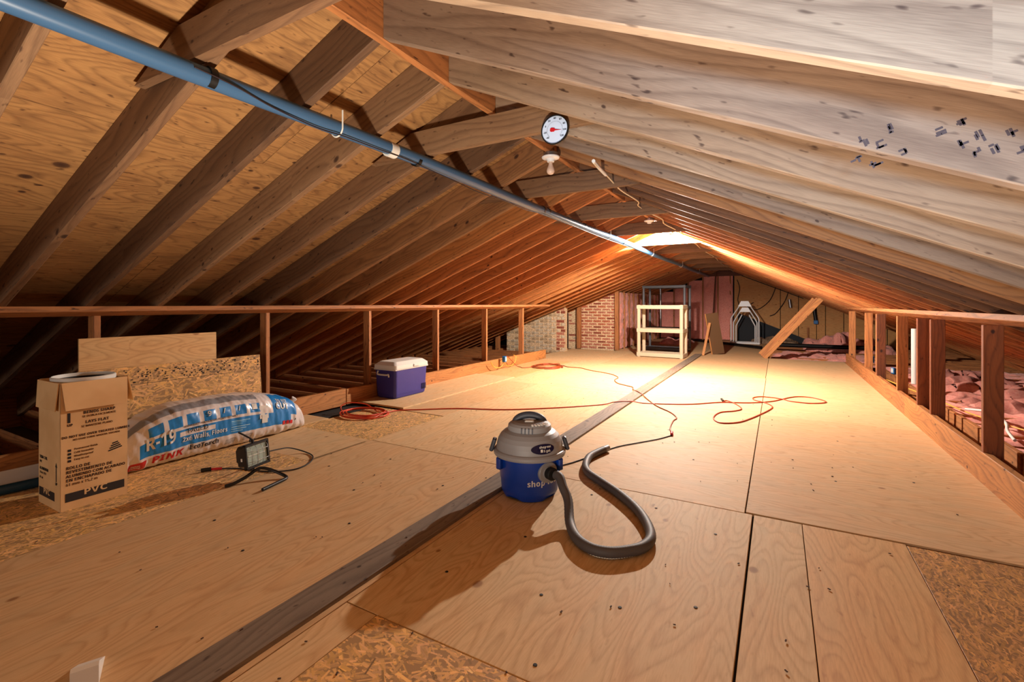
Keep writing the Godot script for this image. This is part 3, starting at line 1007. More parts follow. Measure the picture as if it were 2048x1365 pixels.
func build_pipes_and_wires() -> void:
	var px := -1.745
	var py := 1.857
	var pipe := thing("long_pipe", "long blue grey pipe slung under the left rafters", "pipe", P(px, py, 0))
	var pts := PackedVector3Array()
	for i in 41:
		var d := -2.6 + i * 0.43
		pts.append(P(0.004 * sin(i * 1.3), 0.006 * sin(i * 0.7), d))
	put("tube", tube_mesh(pts, 0.034, 20), mats.pipe, pipe)
	for d in [0.93, 2.02, 3.62, 3.72, 4.6, 6.0, 8.2]:
		put("tape_band", tube_mesh(PackedVector3Array([P(0, 0, d - 0.012), P(0, 0, d + 0.012)]), 0.0365, 20), mats.black, pipe)
	put("coupling", tube_mesh(PackedVector3Array([P(0, 0, 1.80), P(0, 0, 1.85)]), 0.039, 20), mats.white, pipe)
	for d in [1.48, 5.4, 7.6, 10.2, 12.6]:
		var loop := []
		for i in 13:
			var a := PI + TAU * i / 12.0 * 0.5
			loop.append(P(cos(a) * 0.037, sin(a) * 0.038, d))
		loop.push_front(P(-0.037, 0.07, d))
		loop.append(P(0.037, 0.075, d))
		put("hanger_strap", tube_mesh(smooth(loop, 3), 0.004, 6), mats.white, pipe)
	var w := []
	for q in [[0.86, 0.0, 0.036], [1.0, -0.010, 0.036], [1.15, -0.030, 0.028], [1.35, -0.040, 0.022], [1.5, -0.036, 0.03], [1.7, -0.034, 0.03], [1.9, -0.030, 0.03], [2.1, -0.036, 0.025], [2.35, -0.05, 0.03], [2.6, -0.065, 0.035], [2.95, -0.055, 0.03], [3.3, -0.06, 0.025], [3.6, -0.038, 0.02], [4.0, -0.036, 0.015], [5.0, -0.045, 0.01], [6.2, -0.037, 0.01]]:
		w.append(P(px + q[2], py + q[1], q[0]))
	var wire := put("pipe_wire", tube_mesh(smooth(w), 0.0028, 6), plain(Color(0.14, 0.08, 0.10), 0.5), self)
	tag(wire, "thin dark wire drooping along the blue grey pipe", "wire")
	# the lamp cable stapled along the right rafters
	var c := []
	for q in [[-0.93, 2.62], [-1.0, 3.1], [-1.045, 3.55], [-1.03, 4.0], [-1.13, 4.4], [-1.10, 4.7], [-1.03, 4.95], [-1.12, 5.5], [-1.04, 5.75], [-1.08, 6.3], [-1.14, 6.6], [-1.06, 7.3], [-1.1, 8.4], [-1.02, 9.6], [-1.08, 11.0], [-1.05, 14.2]]:
		c.append(P(q[0], roof_r(q[0]) - 0.012 - 0.012 * absf(sin(q[1] * 3.0)), q[1]))
	var cab := thing("lamp_cable", "pale electric cable zigzagging along the right rafters toward the lit bulb", "cable")
	put("sheath", tube_mesh(smooth(c), 0.006, 7), mats.cable, cab)
	var cl := []
	for q in [[-0.925, 2.60], [-0.96, 2.8], [-0.99, 3.02]]:
		cl.append(P(q[0], roof_r(q[0]) - 0.016, q[1]))
	put("sleeve", tube_mesh(smooth(cl), 0.011, 8), mats.white, cab)

# ---- shop vacuum

func build_vacuum() -> void:
	var o := thing("shop_vacuum", "blue and grey canister vacuum cleaner standing on the floor beside the grey plank", "vacuum cleaner", P(-1.215, 0.0, 2.36))
	o.scale = Vector3(1.06, 1.0, 1.06)
	# tank with a scalloped foot
	var st := ST()
	var foot := func(a: float) -> float:
		return 0.010 * maxf(0.0, sin(a * 4.0 + 0.8)) 
	sheet(st, 64, 16, func(u: float, v: float):
		var a: float = TAU * u
		var y: float = lerpf(0.004 + foot.call(a) * 1.3, 0.236, v)
		var r := 0.146 + 0.018 * v + 0.002 * smoothstep(0.38, 0.42, v)
		if v < 0.12:
			r -= 0.012 * (1.0 - v / 0.12)
		return Vector3(cos(a) * r, y, sin(a) * r), Vector3(0, 0.12, 0))
	put("tank", st, mats.vac_blue, o)
	put("tank_floor", lathe_mesh([Vector2(0.0, 0.016), Vector2(0.140, 0.018)], 40), mats.vac_blue, o)
	# the grey head
	put("lid", lathe_mesh([Vector2(0.166, 0.226), Vector2(0.187, 0.228), Vector2(0.190, 0.236), Vector2(0.190, 0.248), Vector2(0.184, 0.256), Vector2(0.176, 0.260), Vector2(0.172, 0.285), Vector2(0.166, 0.310), Vector2(0.154, 0.332), Vector2(0.136, 0.350), Vector2(0.112, 0.362), Vector2(0.0, 0.368)], 56), mats.vac_grey, o)
	put("motor_cap", lathe_mesh([Vector2(0.104, 0.352), Vector2(0.114, 0.356), Vector2(0.116, 0.366), Vector2(0.112, 0.386), Vector2(0.100, 0.398), Vector2(0.082, 0.405), Vector2(0.0, 0.410)], 48), mats.vac_grey, o)
	# view frame: forward faces the camera
	var fw := Vector3(1.19, 0, 2.36).normalized()
	var rt := Vector3(fw.z, 0, -fw.x)
	var vb := Basis(rt, Vector3.UP, fw)
	# carry handle: an arch with a slot, over the cap
	st = ST()
	var arch := []
	for i in 17:
		var a := PI * i / 16.0
		arch.append(vb * Vector3(cos(a) * 0.076, 0.388 + sin(a) * 0.046, -0.012))
	tube(st, smooth(arch, 2), 0.019, 12)
	put("carry_handle", st, mats.vac_dark, o)
	var rib := ST()
	for i in 4:
		var a := -0.35 + i * 0.16
		var dir := vb * Vector3(sin(a), 0, cos(a))
		cbox(rib, Vector3(0.006, 0.030, 0.006), Transform3D(Basis(vb.x, Vector3.UP, dir), dir * 0.115 + Vector3(0, 0.374, 0)), 0.001)
	put("cooling_rib", rib, mats.vac_dark, o)
	var vent := ST()
	for i in 6:
		var a := 0.15 + i * 0.17
		var dir := vb * Vector3(sin(a), 0, cos(a))
		cbox(vent, Vector3(0.010, 0.005, 0.024), Transform3D(Basis(dir.cross(Vector3.UP), Vector3.UP, dir), dir * 0.098 + Vector3(0, 0.402, 0)), 0.001)
	put("air_vent", vent, mats.white, o)
	var sw := put("switch", box_mesh(Vector3(0.05, 0.012, 0.03), 0.004), mats.white, o)
	sw.transform = Transform3D(vb, vb * Vector3(0.0, 0.410, 0.035))
	# latches at both sides
	for s in [-1.0, 1.0]:
		var l := put("latch", box_mesh(Vector3(0.022, 0.075, 0.038), 0.006), mats.vac_dark, o)
		l.transform = Transform3D(vb * Basis(Vector3.BACK, s * 0.3), vb * Vector3(s * 0.192, 0.275, 0.02 if s < 0 else -0.02))
		var cp := put("latch_catch", box_mesh(Vector3(0.030, 0.065, 0.040), 0.006), mats.vac_blue, o)
		cp.transform = Transform3D(vb * Basis(Vector3.UP, s * 0.7), vb * Vector3(s * 0.150, 0.195, 0.085))
	# hose port
	var pd := (vb * Vector3(sin(0.62), 0, cos(0.62))).normalized()
	var pb := Basis(pd.cross(Vector3.UP).normalized(), Vector3.UP, pd)
	st = ST()
	var px := Transform3D(Basis(pd.cross(Vector3.UP).normalized(), pd, Vector3.UP), pd * 0.150 + Vector3(0, 0.165, 0))
	lathe(st, [Vector2(0.056, 0.0), Vector2(0.056, 0.012), Vector2(0.052, 0.017), Vector2(0.036, 0.018), Vector2(0.034, 0.024), Vector2(0.0, 0.024)], 32, px)
	put("hose_port", st, mats.vac_grey, o)
	st = ST()
	lathe(st, [Vector2(0.032, 0.020), Vector2(0.033, 0.050), Vector2(0.029, 0.056), Vector2(0.0, 0.056)], 28, px)
	put("hose_cuff", st, mats.black_soft, o)
	# lettering on the tank and the badge on the lid
	var on_tank := func(x: float, y: float, lift: float) -> Vector3:
		var a := (x - 0.012) / 0.162
		var yy := 0.082 + y + x * 0.05
		var r := 0.146 + 0.018 * (yy / 0.236) + lift + 0.0018
		return vb * Vector3(sin(a) * r, yy, cos(a) * r)
	curved_letters("shop·vac", 0.030, on_tank, mats.white, o, true)
	var on_lid := func(x: float, y: float, lift: float) -> Vector3:
		var a := (x + 0.070) / 0.165
		var yy := 0.282 + y
		var r := (lerpf(0.1765, 0.172, (yy - 0.260) / 0.025) if yy < 0.285 else (lerpf(0.172, 0.166, (yy - 0.285) / 0.025) if yy < 0.310 else lerpf(0.166, 0.154, (yy - 0.310) / 0.022))) + lift + 0.001
		return vb * Vector3(sin(a) * r, yy, cos(a) * r)
	st = ST()
	var c: Vector3 = on_lid.call(0.0, 0.012, 0.0)
	for i in 28:
		var a0 := TAU * i / 28
		var a1 := TAU * (i + 1) / 28
		for q in [[0.0, 0.5], [0.5, 1.0]]:
			var pp := [on_lid.call(cos(a0) * 0.062 * q[0], 0.012 + sin(a0) * 0.025 * q[0], 0.0015), on_lid.call(cos(a0) * 0.062 * q[1], 0.012 + sin(a0) * 0.025 * q[1], 0.0015), on_lid.call(cos(a1) * 0.062 * q[1], 0.012 + sin(a1) * 0.025 * q[1], 0.0015), on_lid.call(cos(a1) * 0.062 * q[0], 0.012 + sin(a1) * 0.025 * q[0], 0.0015)]
			var nn: Vector3 = (pp[0] * Vector3(1, 0.2, 1)).normalized()
			quad(st, pp, nn, [Vector2.ZERO, Vector2.ZERO, Vector2.ZERO, Vector2.ZERO])
	put("badge", st, plain(Color(0.04, 0.06, 0.22), 0.3), o)
	var badge_up := func(x: float, y: float, lift: float) -> Vector3:
		return on_lid.call(x - 0.022, y + 0.014, lift + 0.0018)
	curved_letters("shop·vac", 0.011, badge_up, mats.white, o, true)
	var badge_low := func(x: float, y: float, lift: float) -> Vector3:
		return on_lid.call(x - 0.016, y - 0.006, lift + 0.0018)
	curved_letters("■ 5 gal.", 0.011, badge_low, mats.white, o, true)
	# the hose, a separate thing pushed into the port
	var start := P(-1.19, 0.165, 2.36) + pd * 0.20
	var h := [start, start + pd * 0.035 + Vector3(0, -0.004, 0), start + pd * 0.072 + Vector3(0.0, -0.035, 0.02)]
	for q in [[-0.905, 0.085, 2.175], [-0.850, 0.032, 2.065], [-0.772, 0.026, 1.955], [-0.688, 0.026, 1.903], [-0.612, 0.026, 1.91], [-0.549, 0.026, 1.957], [-0.500, 0.026, 2.023], [-0.490, 0.026, 2.123], [-0.541, 0.026, 2.256], [-0.627, 0.026, 2.39], [-0.756, 0.026, 2.528], [-0.899, 0.026, 2.649], [-1.009, 0.026, 2.746], [-1.071, 0.026, 2.86], [-1.109, 0.026, 3.03], [-1.095, 0.026, 3.156], [-1.075, 0.026, 3.24]]:
		h.append(P(q[0], q[1], q[2]))
	var hp := smooth(h, 14)
	var hose := put("hose", tube_mesh(hp, 0.0235, 16, 0.0016), mats.hose, o, "dark grey ribbed hose looping over the floor")
	hose.transform = o.transform.affine_inverse()
	var last := hp[hp.size() - 1]
	var dirn := (last - hp[hp.size() - 4]).normalized()
	put("end_cuff", tube_mesh(PackedVector3Array([last - dirn * 0.01, last + dirn * 0.03, last + dirn * 0.05]), 0.022, 16), mats.vac_grey, hose)

# ---- the carton

func build_box() -> void:
	var w := 0.285
	var hgt := 0.655
	var x1 := -3.165
	var d0 := 0.962
	var o := thing("cardboard_box", "tall open cardboard carton of trim coil beside the insulation bag", "box", P(x1 - w / 2, 0.0, d0 + w / 2))
	var t := 0.004
	var h2 := w / 2
	for q in [[Vector3(t, hgt, w), Vector3(h2 - t / 2, hgt / 2, 0)], [Vector3(t, hgt, w), Vector3(-h2 + t / 2, hgt / 2, 0)], [Vector3(w, hgt, t), Vector3(0, hgt / 2, h2 - t / 2)], [Vector3(w, hgt, t), Vector3(0, hgt / 2, -h2 + t / 2)]]:
		put("side_panel", box_mesh(q[0], 0.0015, 1), mats.card, o).position = q[1]
	put("bottom", box_mesh(Vector3(w - 0.01, 0.005, w - 0.01), 0.001), mats.card, o).position = Vector3(0, 0.004, 0)
	# flaps folded down outside
	var fl := 0.142
	for q in [[Vector3(1, 0, 0), 0.10], [Vector3(0, 0, 1), 0.07], [Vector3(-1, 0, 0), 0.30], [Vector3(0, 0, -1), 0.22]]:
		var out: Vector3 = q[0]
		var along := Vector3.UP.cross(out)
		var st := ST()
		var tilt: float = q[1]
		var down := (-Vector3.UP * cos(tilt) + out * sin(tilt)).normalized()
		var fx := Transform3D(Basis(along, down.cross(along) * -1.0, down), out * (h2 + 0.004) + Vector3(0, hgt + 0.002, 0))
		# trapezoid: a little narrower at the free edge
		var poly := PackedVector2Array([Vector2(-h2 + 0.004, 0), Vector2(h2 - 0.004, 0), Vector2(h2 - 0.016, fl), Vector2(-h2 + 0.016, fl)])
		prism(st, poly, 0.004, Transform3D(Basis(along, down, along.cross(down)), out * (h2 + 0.004) + Vector3(0, hgt, 0)), 1.0)
		put("flap", st, mats.card, o)
	# the rolled coil inside
	var coil := ST()
	lathe(coil, [Vector2(0.130, 0.03), Vector2(0.1355, 0.668), Vector2(0.130, 0.672), Vector2(0.127, 0.64), Vector2(0.122, 0.03)], 48)
	var tc := thing("metal_coil", "white coated metal coil standing inside the cardboard carton", "coil", o.position)
	put("outer_wrap", coil, mats.white, tc)
	put("dark_core", lathe_mesh([Vector2(0.118, 0.03), Vector2(0.118, 0.655), Vector2(0.112, 0.655), Vector2(0.108, 0.06), Vector2(0.0, 0.05)], 40), plain(Color(0.10, 0.09, 0.085), 0.4), tc)
	# print on the face to the room (+x): reading along +D
	var ex := Vector3(0, 0, -1)
	var f := func(text: String, size: float, along: float, y: float, bold: bool, al := HORIZONTAL_ALIGNMENT_LEFT, sq := 1.0) -> void:
		letters(text, size, Vector3(h2 + 0.0007, y, h2 - along), ex, Vector3.UP, mats.ink, o, bold, al, sq)
	f.call("BENDS SHARP", 0.015, 0.160, 0.478, true, HORIZONTAL_ALIGNMENT_CENTER)
	f.call("SE DOBLA FACILMENTE", 0.010, 0.160, 0.462, false, HORIZONTAL_ALIGNMENT_CENTER)
	f.call("LAYS FLAT", 0.015, 0.150, 0.428, true, HORIZONTAL_ALIGNMENT_CENTER)
	f.call("SE MANTIENE PLANO", 0.010, 0.150, 0.411, false, HORIZONTAL_ALIGNMENT_CENTER)
	f.call("DO NOT USE OVER TREATED LUMBER", 0.012, 0.150, 0.366, true, HORIZONTAL_ALIGNMENT_CENTER)
	f.call("NO USAR SOBRE MADERA TRATADA", 0.009, 0.150, 0.350, false, HORIZONTAL_ALIGNMENT_CENTER)
	for i in 4:
		var q := put("check_mark", box_mesh(Vector3(0.0008, 0.012, 0.014), 0.0002), mats.ink, o)
		q.position = Vector3(h2 + 0.0006, 0.306 - i * 0.018, h2 - 0.036)
		f.call(["Permanent finish", "Cold formable", "Weatherproof", "Easy to cut"][i], 0.009, 0.055, 0.302 - i * 0.018, false)
	f.call("ROLLO DE", 0.015, 0.022, 0.204, true)
	f.call("REVESTIMIENTO DE", 0.015, 0.022, 0.183, true)
	f.call("ALUMINIO CON ACABADO", 0.0145, 0.022, 0.162, true)
	f.call("EN ENCHAPADO DE", 0.015, 0.022, 0.141, true)
	f.call("61 mm x 15,2 m", 0.013, 0.022, 0.121, false)
	f.call("UP", 0.013, 0.026, 0.425, true)
	var up := ST()
	prism(up, PackedVector2Array([Vector2(0.006, 0.0), Vector2(0.006, 0.05), Vector2(-0.006, 0.05), Vector2(-0.006, 0.0)]), 0.0008, Transform3D(Basis(ex, Vector3.UP, Vector3(1, 0, 0)), Vector3(h2 + 0.0006, 0.448, h2 - 0.034)))
	put("printed_arrow", up, mats.ink, o)
	# a small printed stack of coils
	var pic := ST()
	for i in 4:
		cbox(pic, Vector3(0.0008, 0.007, 0.062 - i * 0.012), Transform3D(Basis(Vector3.RIGHT, 0.22), Vector3(h2 + 0.0006, 0.268 + i * 0.011, h2 - 0.228)), 0.0002)
	put("printed_picture", pic, mats.ink, o)
	var bar := put("printed_bar", box_mesh(Vector3(0.0008, 0.044, 0.250), 0.0002), plain(Color(0.16, 0.12, 0.10), 0.8), o)
	bar.position = Vector3(h2 + 0.0006, 0.066, -0.002)
	letters("PVC", 0.030, Vector3(h2 + 0.0012, 0.051, 0.0), ex, Vector3.UP, mats.card, o, true, HORIZONTAL_ALIGNMENT_CENTER, 1.35)
	# print on the side towards the camera (+z): reading along +x
	var g := func(text: String, size: float, x: float, y: float, bold: bool) -> void:
		letters(text, size, Vector3(x, y, h2 + 0.0007), Vector3.RIGHT, Vector3.UP, mats.ink, o, bold)
	g.call("TRIM COIL", 0.015, -0.125, 0.236, true)
	g.call("PVC", 0.012, -0.125, 0.214, true)
	g.call("ALUMINUM", 0.015, -0.125, 0.176, true)
	g.call("24 in x 50 ft", 0.012, -0.125, 0.156, false)
	g.call("61 cm", 0.012, -0.125, 0.130, false)
	var b2 := put("printed_bar", box_mesh(Vector3(0.205, 0.044, 0.0008), 0.0002), plain(Color(0.16, 0.12, 0.10), 0.8), o)
	b2.position = Vector3(-0.03, 0.066, h2 + 0.0006)
	letters("PVC", 0.028, Vector3(-0.03, 0.052, h2 + 0.0012), Vector3.RIGHT, Vector3.UP, mats.card, o, true, HORIZONTAL_ALIGNMENT_CENTER, 1.2)
	var ar := ST()
	prism(ar, PackedVector2Array([Vector2(-0.005, 0), Vector2(0.005, 0), Vector2(0.005, 0.075), Vector2(0.012, 0.075), Vector2(0.0, 0.098), Vector2(-0.012, 0.075), Vector2(-0.005, 0.075)]), 0.0008, Transform3D(Basis(), Vector3(0.095, 0.148, h2 + 0.0006)))
	put("printed_arrow", ar, mats.ink, o)
	g.call("UP", 0.014, 0.083, 0.126, true)

# ---- bag of insulation

func build_bag() -> void:
	var o := thing("insulation_bag", "white plastic bag of insulation with blue print lying by the kick board", "bag")
	var n := noise(87, 1.0, 4)
	var a := P(-3.60, 0, 1.28)
	var b := P(-3.645, 0, 2.68)
	var ex := (b - a).normalized()
	var out := Vector3.UP.cross(ex) * -1.0
	if out.x < 0.0:
		out = -out
	var L := a.distance_to(b)
	# s along the bag, p round it: 0 at the foot of the front face, 0.5 at the top, 1 behind
	var surf := func(s: float, p: float, lift: float) -> Vector3:
		var e := pow(clampf(1.0 - pow(absf(2.0 * s - 1.0), 5.0), 0.0, 1.0), 0.55)
		var hh := (0.385 - 0.07 * smoothstep(0.45, 1.0, s) + 0.03 * smoothstep(0.35, 0.0, s) * -1.0) * e
		var ww := 0.175 * (0.35 + 0.65 * e)
		var ang := -PI / 2 + TAU * p
		var cx := cos(ang)
		var sy := sin(ang)
		var x := signf(cx) * pow(absf(cx), 0.72)
		var y := signf(sy) * pow(absf(sy), 0.72)
		var crease := n.get_noise_3d(s * 30.0 + p * 6.0, p * 7.0, 0.0) * 0.016 + n.get_noise_3d(s * 8.0, p * 3.0, 5.0) * 0.024
		crease += 0.012 * sin(s * 110.0 + p * 14.0) * smoothstep(0.30, 0.0, minf(s, 1.0 - s))
		var r := 1.0 + crease * 2.2 + lift * 5.0
		var yy := maxf(0.003, 0.5 * hh * (1.0 + y * r))
		return a + ex * (s * L) + out * (x * ww * r) + Vector3.UP * yy
	var inside := (a + b) / 2 + Vector3.UP * 0.18
	# the print of the sack (flat print on the plastic): s along u, p along v
	var im := Image.create(1024, 1024, false, Image.FORMAT_RGB8)
	var white := Color(0.86, 0.83, 0.82)
	var blue := Color(0.02, 0.50, 0.80)
	im.fill(white)
	# f is the height up the front face, 0 at the floor, 1 on top
	var pf := func(f: float) -> float:
		var g := 2.0 * clampf(f, 0.0, 1.0) - 1.0
		return (PI / 2 + asin(signf(g) * pow(absf(g), 1.0 / 0.72))) / TAU
	var R := func(s0: float, s1: float, f0: float, f1: float, c: Color) -> void:
		var p0: float = pf.call(f0)
		var p1: float = pf.call(f1)
		im.fill_rect(Rect2i(int(s0 * 1024), int(p0 * 1024), maxi(1, int((s1 - s0) * 1024)), maxi(1, int((p1 - p0) * 1024))), c)
	R.call(0.10, 0.86, 0.30, 0.60, blue)
	R.call(0.255, 0.42, 0.47, 0.57, white)
	for i in 7:
		R.call(0.135 + i * 0.078, 0.193 + i * 0.078, 0.65, 0.83, blue)
	R.call(0.74, 0.90, 0.55, 0.99, blue)
	R.call(0.05, 0.66, 0.905, 0.985, Color(0.55, 0.55, 0.57))
	R.call(0.065, 0.128, 0.06, 0.24, Color(0.75, 0.03, 0.08))
	for i in 6:
		R.call(0.475, 0.53, 0.12 + i * 0.018, 0.128 + i * 0.018, Color(0.2, 0.2, 0.2))
		R.call(0.57, 0.62, 0.13 + i * 0.020, 0.14 + i * 0.020, Color(0.25, 0.25, 0.25))
	for i in 6:
		R.call(0.50, 0.56 + 0.02 * (i % 3), 0.34 + i * 0.040, 0.352 + i * 0.040, Color(0.72, 0.86, 0.94))
	var m := plain(Color(1, 1, 1), 0.28)
	m.albedo_texture = ImageTexture.create_from_image(im)
	m.clearcoat_enabled = true
	m.clearcoat = 0.5
	var st := ST()
	sheet(st, 150, 80, func(u: float, v: float): return surf.call(u, v, 0.0), inside)
	put("sack", st, m, o)
	var line := func(text: String, size: float, s0: float, f0: float, mat: Material, bold: bool, sq: float) -> void:
		var g := func(x: float, y: float, lift: float) -> Vector3:
			return surf.call(s0 + x * sq / L, pf.call(f0 + y / 0.34), 0.0) + out * (0.003 + lift) + Vector3.UP * 0.001
		curved_letters(text, size, g, mat, o, bold)
	line.call("R-19", 0.082, 0.118, 0.335, mats.white, true, 0.72)
	line.call("FACED", 0.026, 0.285, 0.485, mats.ink, false, 1.3)
	line.call("2x6 Walls, Floors", 0.028, 0.265, 0.345, mats.white, true, 0.95)
	line.call("PINK", 0.044, 0.145, 0.085, mats.red, true, 1.25)
	line.call("EcoTouch", 0.028, 0.300, 0.165, mats.ink, true, 1.1)
	line.call("CONTAINS BATTS FOR YOUR HOME, FITS AND CUTS EASILY", 0.010, 0.27, 0.612, mats.ink, false, 1.0)
	line.call("CUT", 0.050, 0.755, 0.62, mats.white, true, 0.9)
	line.call("TO FIT", 0.026, 0.765, 0.80, mats.white, true, 0.9)
	line.call("▲ ▲ ▲", 0.026, 0.80, 0.24, mats.red, true, 1.0)
	line.call("Owens", 0.011, 0.072, 0.14, mats.white, true, 0.9)
	line.call("Corning", 0.011, 0.070, 0.095, mats.white, true, 0.9)
	for i in 4:
		line.call(["9", "/", "/", "●"][i], 0.030, 0.383 + i * 0.078, 0.69, mats.white, true, 1.2)
	line.call("▲", 0.070, 0.655, 0.45, mats.white, true, 1.0)
	line.call("■", 0.045, 0.667, 0.37, mats.white, true, 1.0)
	# the gathered tail
	st = ST()
	for i in 5:
		var tip: Vector3 = surf.call(0.93, 0.47, 0.0)
		tube(st, smooth([tip, tip + Vector3(0.005 * i, 0.018, -0.006 * i), tip + Vector3(0.012 * i - 0.02, 0.034 + 0.004 * i, 0.01 * i - 0.02)], 3), 0.006, 6)
	put("gathered_end", st, mats.white_shiny, o)

# ---- boards leaning on the left knee wall

func build_leaning_boards() -> void:
	var lean := func(called: String, label: String, x_foot: float, x_top: float, y_top: float, d0: float, d1: float, drop: float, thick: float, m: Material, tilt: float) -> Node3D:
		var foot := P(x_foot, 0.0, (d0 + d1) / 2)
		var top := P(x_top, y_top, (d0 + d1) / 2)
		var o := thing(called, label, "board", foot)
		var ey := (top - foot).normalized()
		var ex := Vector3(0, 0, -1)
		var ez := ex.cross(ey)
		var len := top.distance_to(foot)
		var p := put("panel", box_mesh(Vector3(d1 - d0, len, thick), 0.0015, 0), m, o)
		p.transform = Transform3D(Basis(ex, ey, ez) * Basis(Vector3.BACK, tilt), ey * len / 2)
		return o
	lean.call("leaning_plywood", "pale plywood board propped behind the strand board against a stud", -3.895, -3.905, 0.835, 1.275, 2.125, 0.0, 0.012, mats.ply_pale, 0.0)
	var osb: Node3D = lean.call("leaning_strand_board", "large strand board sheet with ink marks leaning behind the insulation bag", -3.83, -3.885, 0.625, 1.262, 2.475, 0.0, 0.011, mats.osb, 0.0)
	# a band of smudged ink stamps along its top edge, and the ruled line below it
	var pn: Node3D = osb.get_child(0)
	var st := ST()
	var r := RandomNumberGenerator.new()
	r.seed = 99
	for i in 150:
		var w := r.randf_range(0.004, 0.018)
		var hh := r.randf_range(0.002, 0.012)
		cbox(st, Vector3(w, hh, 0.0006), Transform3D(Basis(), Vector3(r.randf_range(-0.40, 0.59), 0.312 - 0.02 - r.randf() * 0.095, 0.0058)), 0.0001)
	cbox(st, Vector3(1.19, 0.003, 0.0006), Transform3D(Basis(), Vector3(0.0, 0.19, 0.0058)), 0.0001)
	var marks := put("ink_marks", st, plain(Color(0.17, 0.10, 0.05), 0.8), pn)
	marks.set_meta("kind", "stuff")

# ---- halogen work light on its floor stand

func build_work_light() -> void:
	var o := thing("work_light", "black halogen work light on a bent tube stand before the bag", "work light", P(-2.74, 0.0, 1.735))
	# head: glass towards +x (turned a little), broad along D
	var hb := Basis(Vector3.UP, 0.20) * Basis(Vector3(0, 0, 1), 0.12)
	var hx := Transform3D(hb, Vector3(-0.02, 0.148, 0.0))
	var place := func(mi: MeshInstance3D, at: Vector3, b := Basis()) -> void:
		mi.transform = hx * Transform3D(b, at)
	place.call(put("housing", box_mesh(Vector3(0.075, 0.125, 0.150), 0.012), mats.black, o), Vector3(-0.035, 0, 0))
	place.call(put("rear_cap", box_mesh(Vector3(0.035, 0.085, 0.110), 0.010), mats.black, o), Vector3(-0.085, 0.0, 0))
	var fr := ST()
	for s in [-1.0, 1.0]:
		cbox(fr, Vector3(0.022, 0.014, 0.176), Transform3D(Basis(), Vector3(0.008, s * 0.066, 0)), 0.003)
		cbox(fr, Vector3(0.022, 0.146, 0.014), Transform3D(Basis(), Vector3(0.008, 0, s * 0.081)), 0.003)
	place.call(put("front_frame", fr, mats.black, o), Vector3.ZERO)
	place.call(put("glass", box_mesh(Vector3(0.003, 0.122, 0.150), 0.001), mats.glass, o), Vector3(0.010, 0, 0))
	place.call(put("reflector", box_mesh(Vector3(0.003, 0.118, 0.146), 0.001), mats.reflector, o), Vector3(0.0045, 0, 0))
	var rd := ST()
	tube(rd, PackedVector3Array([Vector3(0.0075, 0, -0.06), Vector3(0.0075, 0, 0.06)]), 0.004, 8)
	place.call(put("halogen_tube", rd, mats.white, o), Vector3.ZERO)
	var gd := ST()
	for i in 4:
		var z := -0.06 + i * 0.04
		tube(gd, smooth([Vector3(0.016, -0.064, z), Vector3(0.034, -0.04, z), Vector3(0.038, 0.0, z), Vector3(0.034, 0.04, z), Vector3(0.016, 0.064, z)], 4), 0.0014, 5)
	for i in 2:
		var y := -0.03 + i * 0.06
		tube(gd, smooth([Vector3(0.016, y, -0.078), Vector3(0.036, y, -0.06), Vector3(0.038, y, 0.0), Vector3(0.036, y, 0.06), Vector3(0.016, y, 0.078)], 4), 0.0014, 5)
	place.call(put("wire_guard", gd, mats.steel, o), Vector3.ZERO)
	place.call(put("rating_label", box_mesh(Vector3(0.012, 0.018, 0.0008), 0.0002), mats.white, o), Vector3(-0.03, -0.015, 0.0755))
	place.call(put("bracket", box_mesh(Vector3(0.02, 0.03, 0.03), 0.004), mats.black, o), Vector3(-0.03, -0.078, 0.01))
	var hd := ST()
	tube(hd, smooth([Vector3(-0.02, 0.062, 0.0), Vector3(-0.015, 0.085, 0.005), Vector3(-0.02, 0.10, 0.012), Vector3(-0.045, 0.150, 0.065)], 4), 0.0055, 8)
	place.call(put("carry_handle", hd, mats.black_soft, o), Vector3.ZERO)
	place.call(put("knob", lathe_mesh([Vector2(0.0, -0.008), Vector2(0.014, -0.008), Vector2(0.014, 0.008), Vector2(0.0, 0.008)], 10), mats.black, o), Vector3(-0.018, 0.083, 0.004))
	# stand: a bent tube on the floor
	var base := o.position
	var sp := []
	for q in [[-2.766, 0.012, 1.555], [-2.752, 0.016, 1.60], [-2.742, 0.035, 1.665], [-2.732, 0.062, 1.725], [-2.722, 0.062, 1.76], [-2.68, 0.04, 1.80], [-2.61, 0.014, 1.825], [-2.572, 0.012, 1.805], [-2.555, 0.012, 1.74], [-2.530, 0.012, 1.63]]:
		sp.append(P(q[0], q[1], q[2]) - base)
	put("stand", tube_mesh(smooth(sp, 5), 0.0095, 10), mats.black, o)
	var cord: MeshInstance3D
	var cp := []
	for q in [[-2.80, 0.13, 1.80], [-2.90, 0.09, 1.98], [-2.98, 0.05, 2.12], [-2.93, 0.01, 2.20], [-2.80, 0.006, 2.17], [-2.70, 0.006, 2.06], [-2.68, 0.006, 1.94], [-2.76, 0.006, 1.85], [-2.90, 0.006, 1.80], [-3.02, 0.006, 1.77], [-3.09, 0.008, 1.715]]:
		cp.append(P(q[0], q[1], q[2]))
	cord = put("power_cord", tube_mesh(smooth(cp), 0.0042, 7), mats.black_soft, o)
	cord.position = -o.position
	put("tape", tube_mesh(PackedVector3Array([P(-3.088, 0.010, 1.718), P(-3.125, 0.012, 1.672)]), 0.0075, 8), mats.red, cord)
	put("plug", tube_mesh(PackedVector3Array([P(-3.125, 0.014, 1.672), P(-3.140, 0.015, 1.645), P(-3.152, 0.014, 1.625)]), 0.012, 8), mats.black, cord)
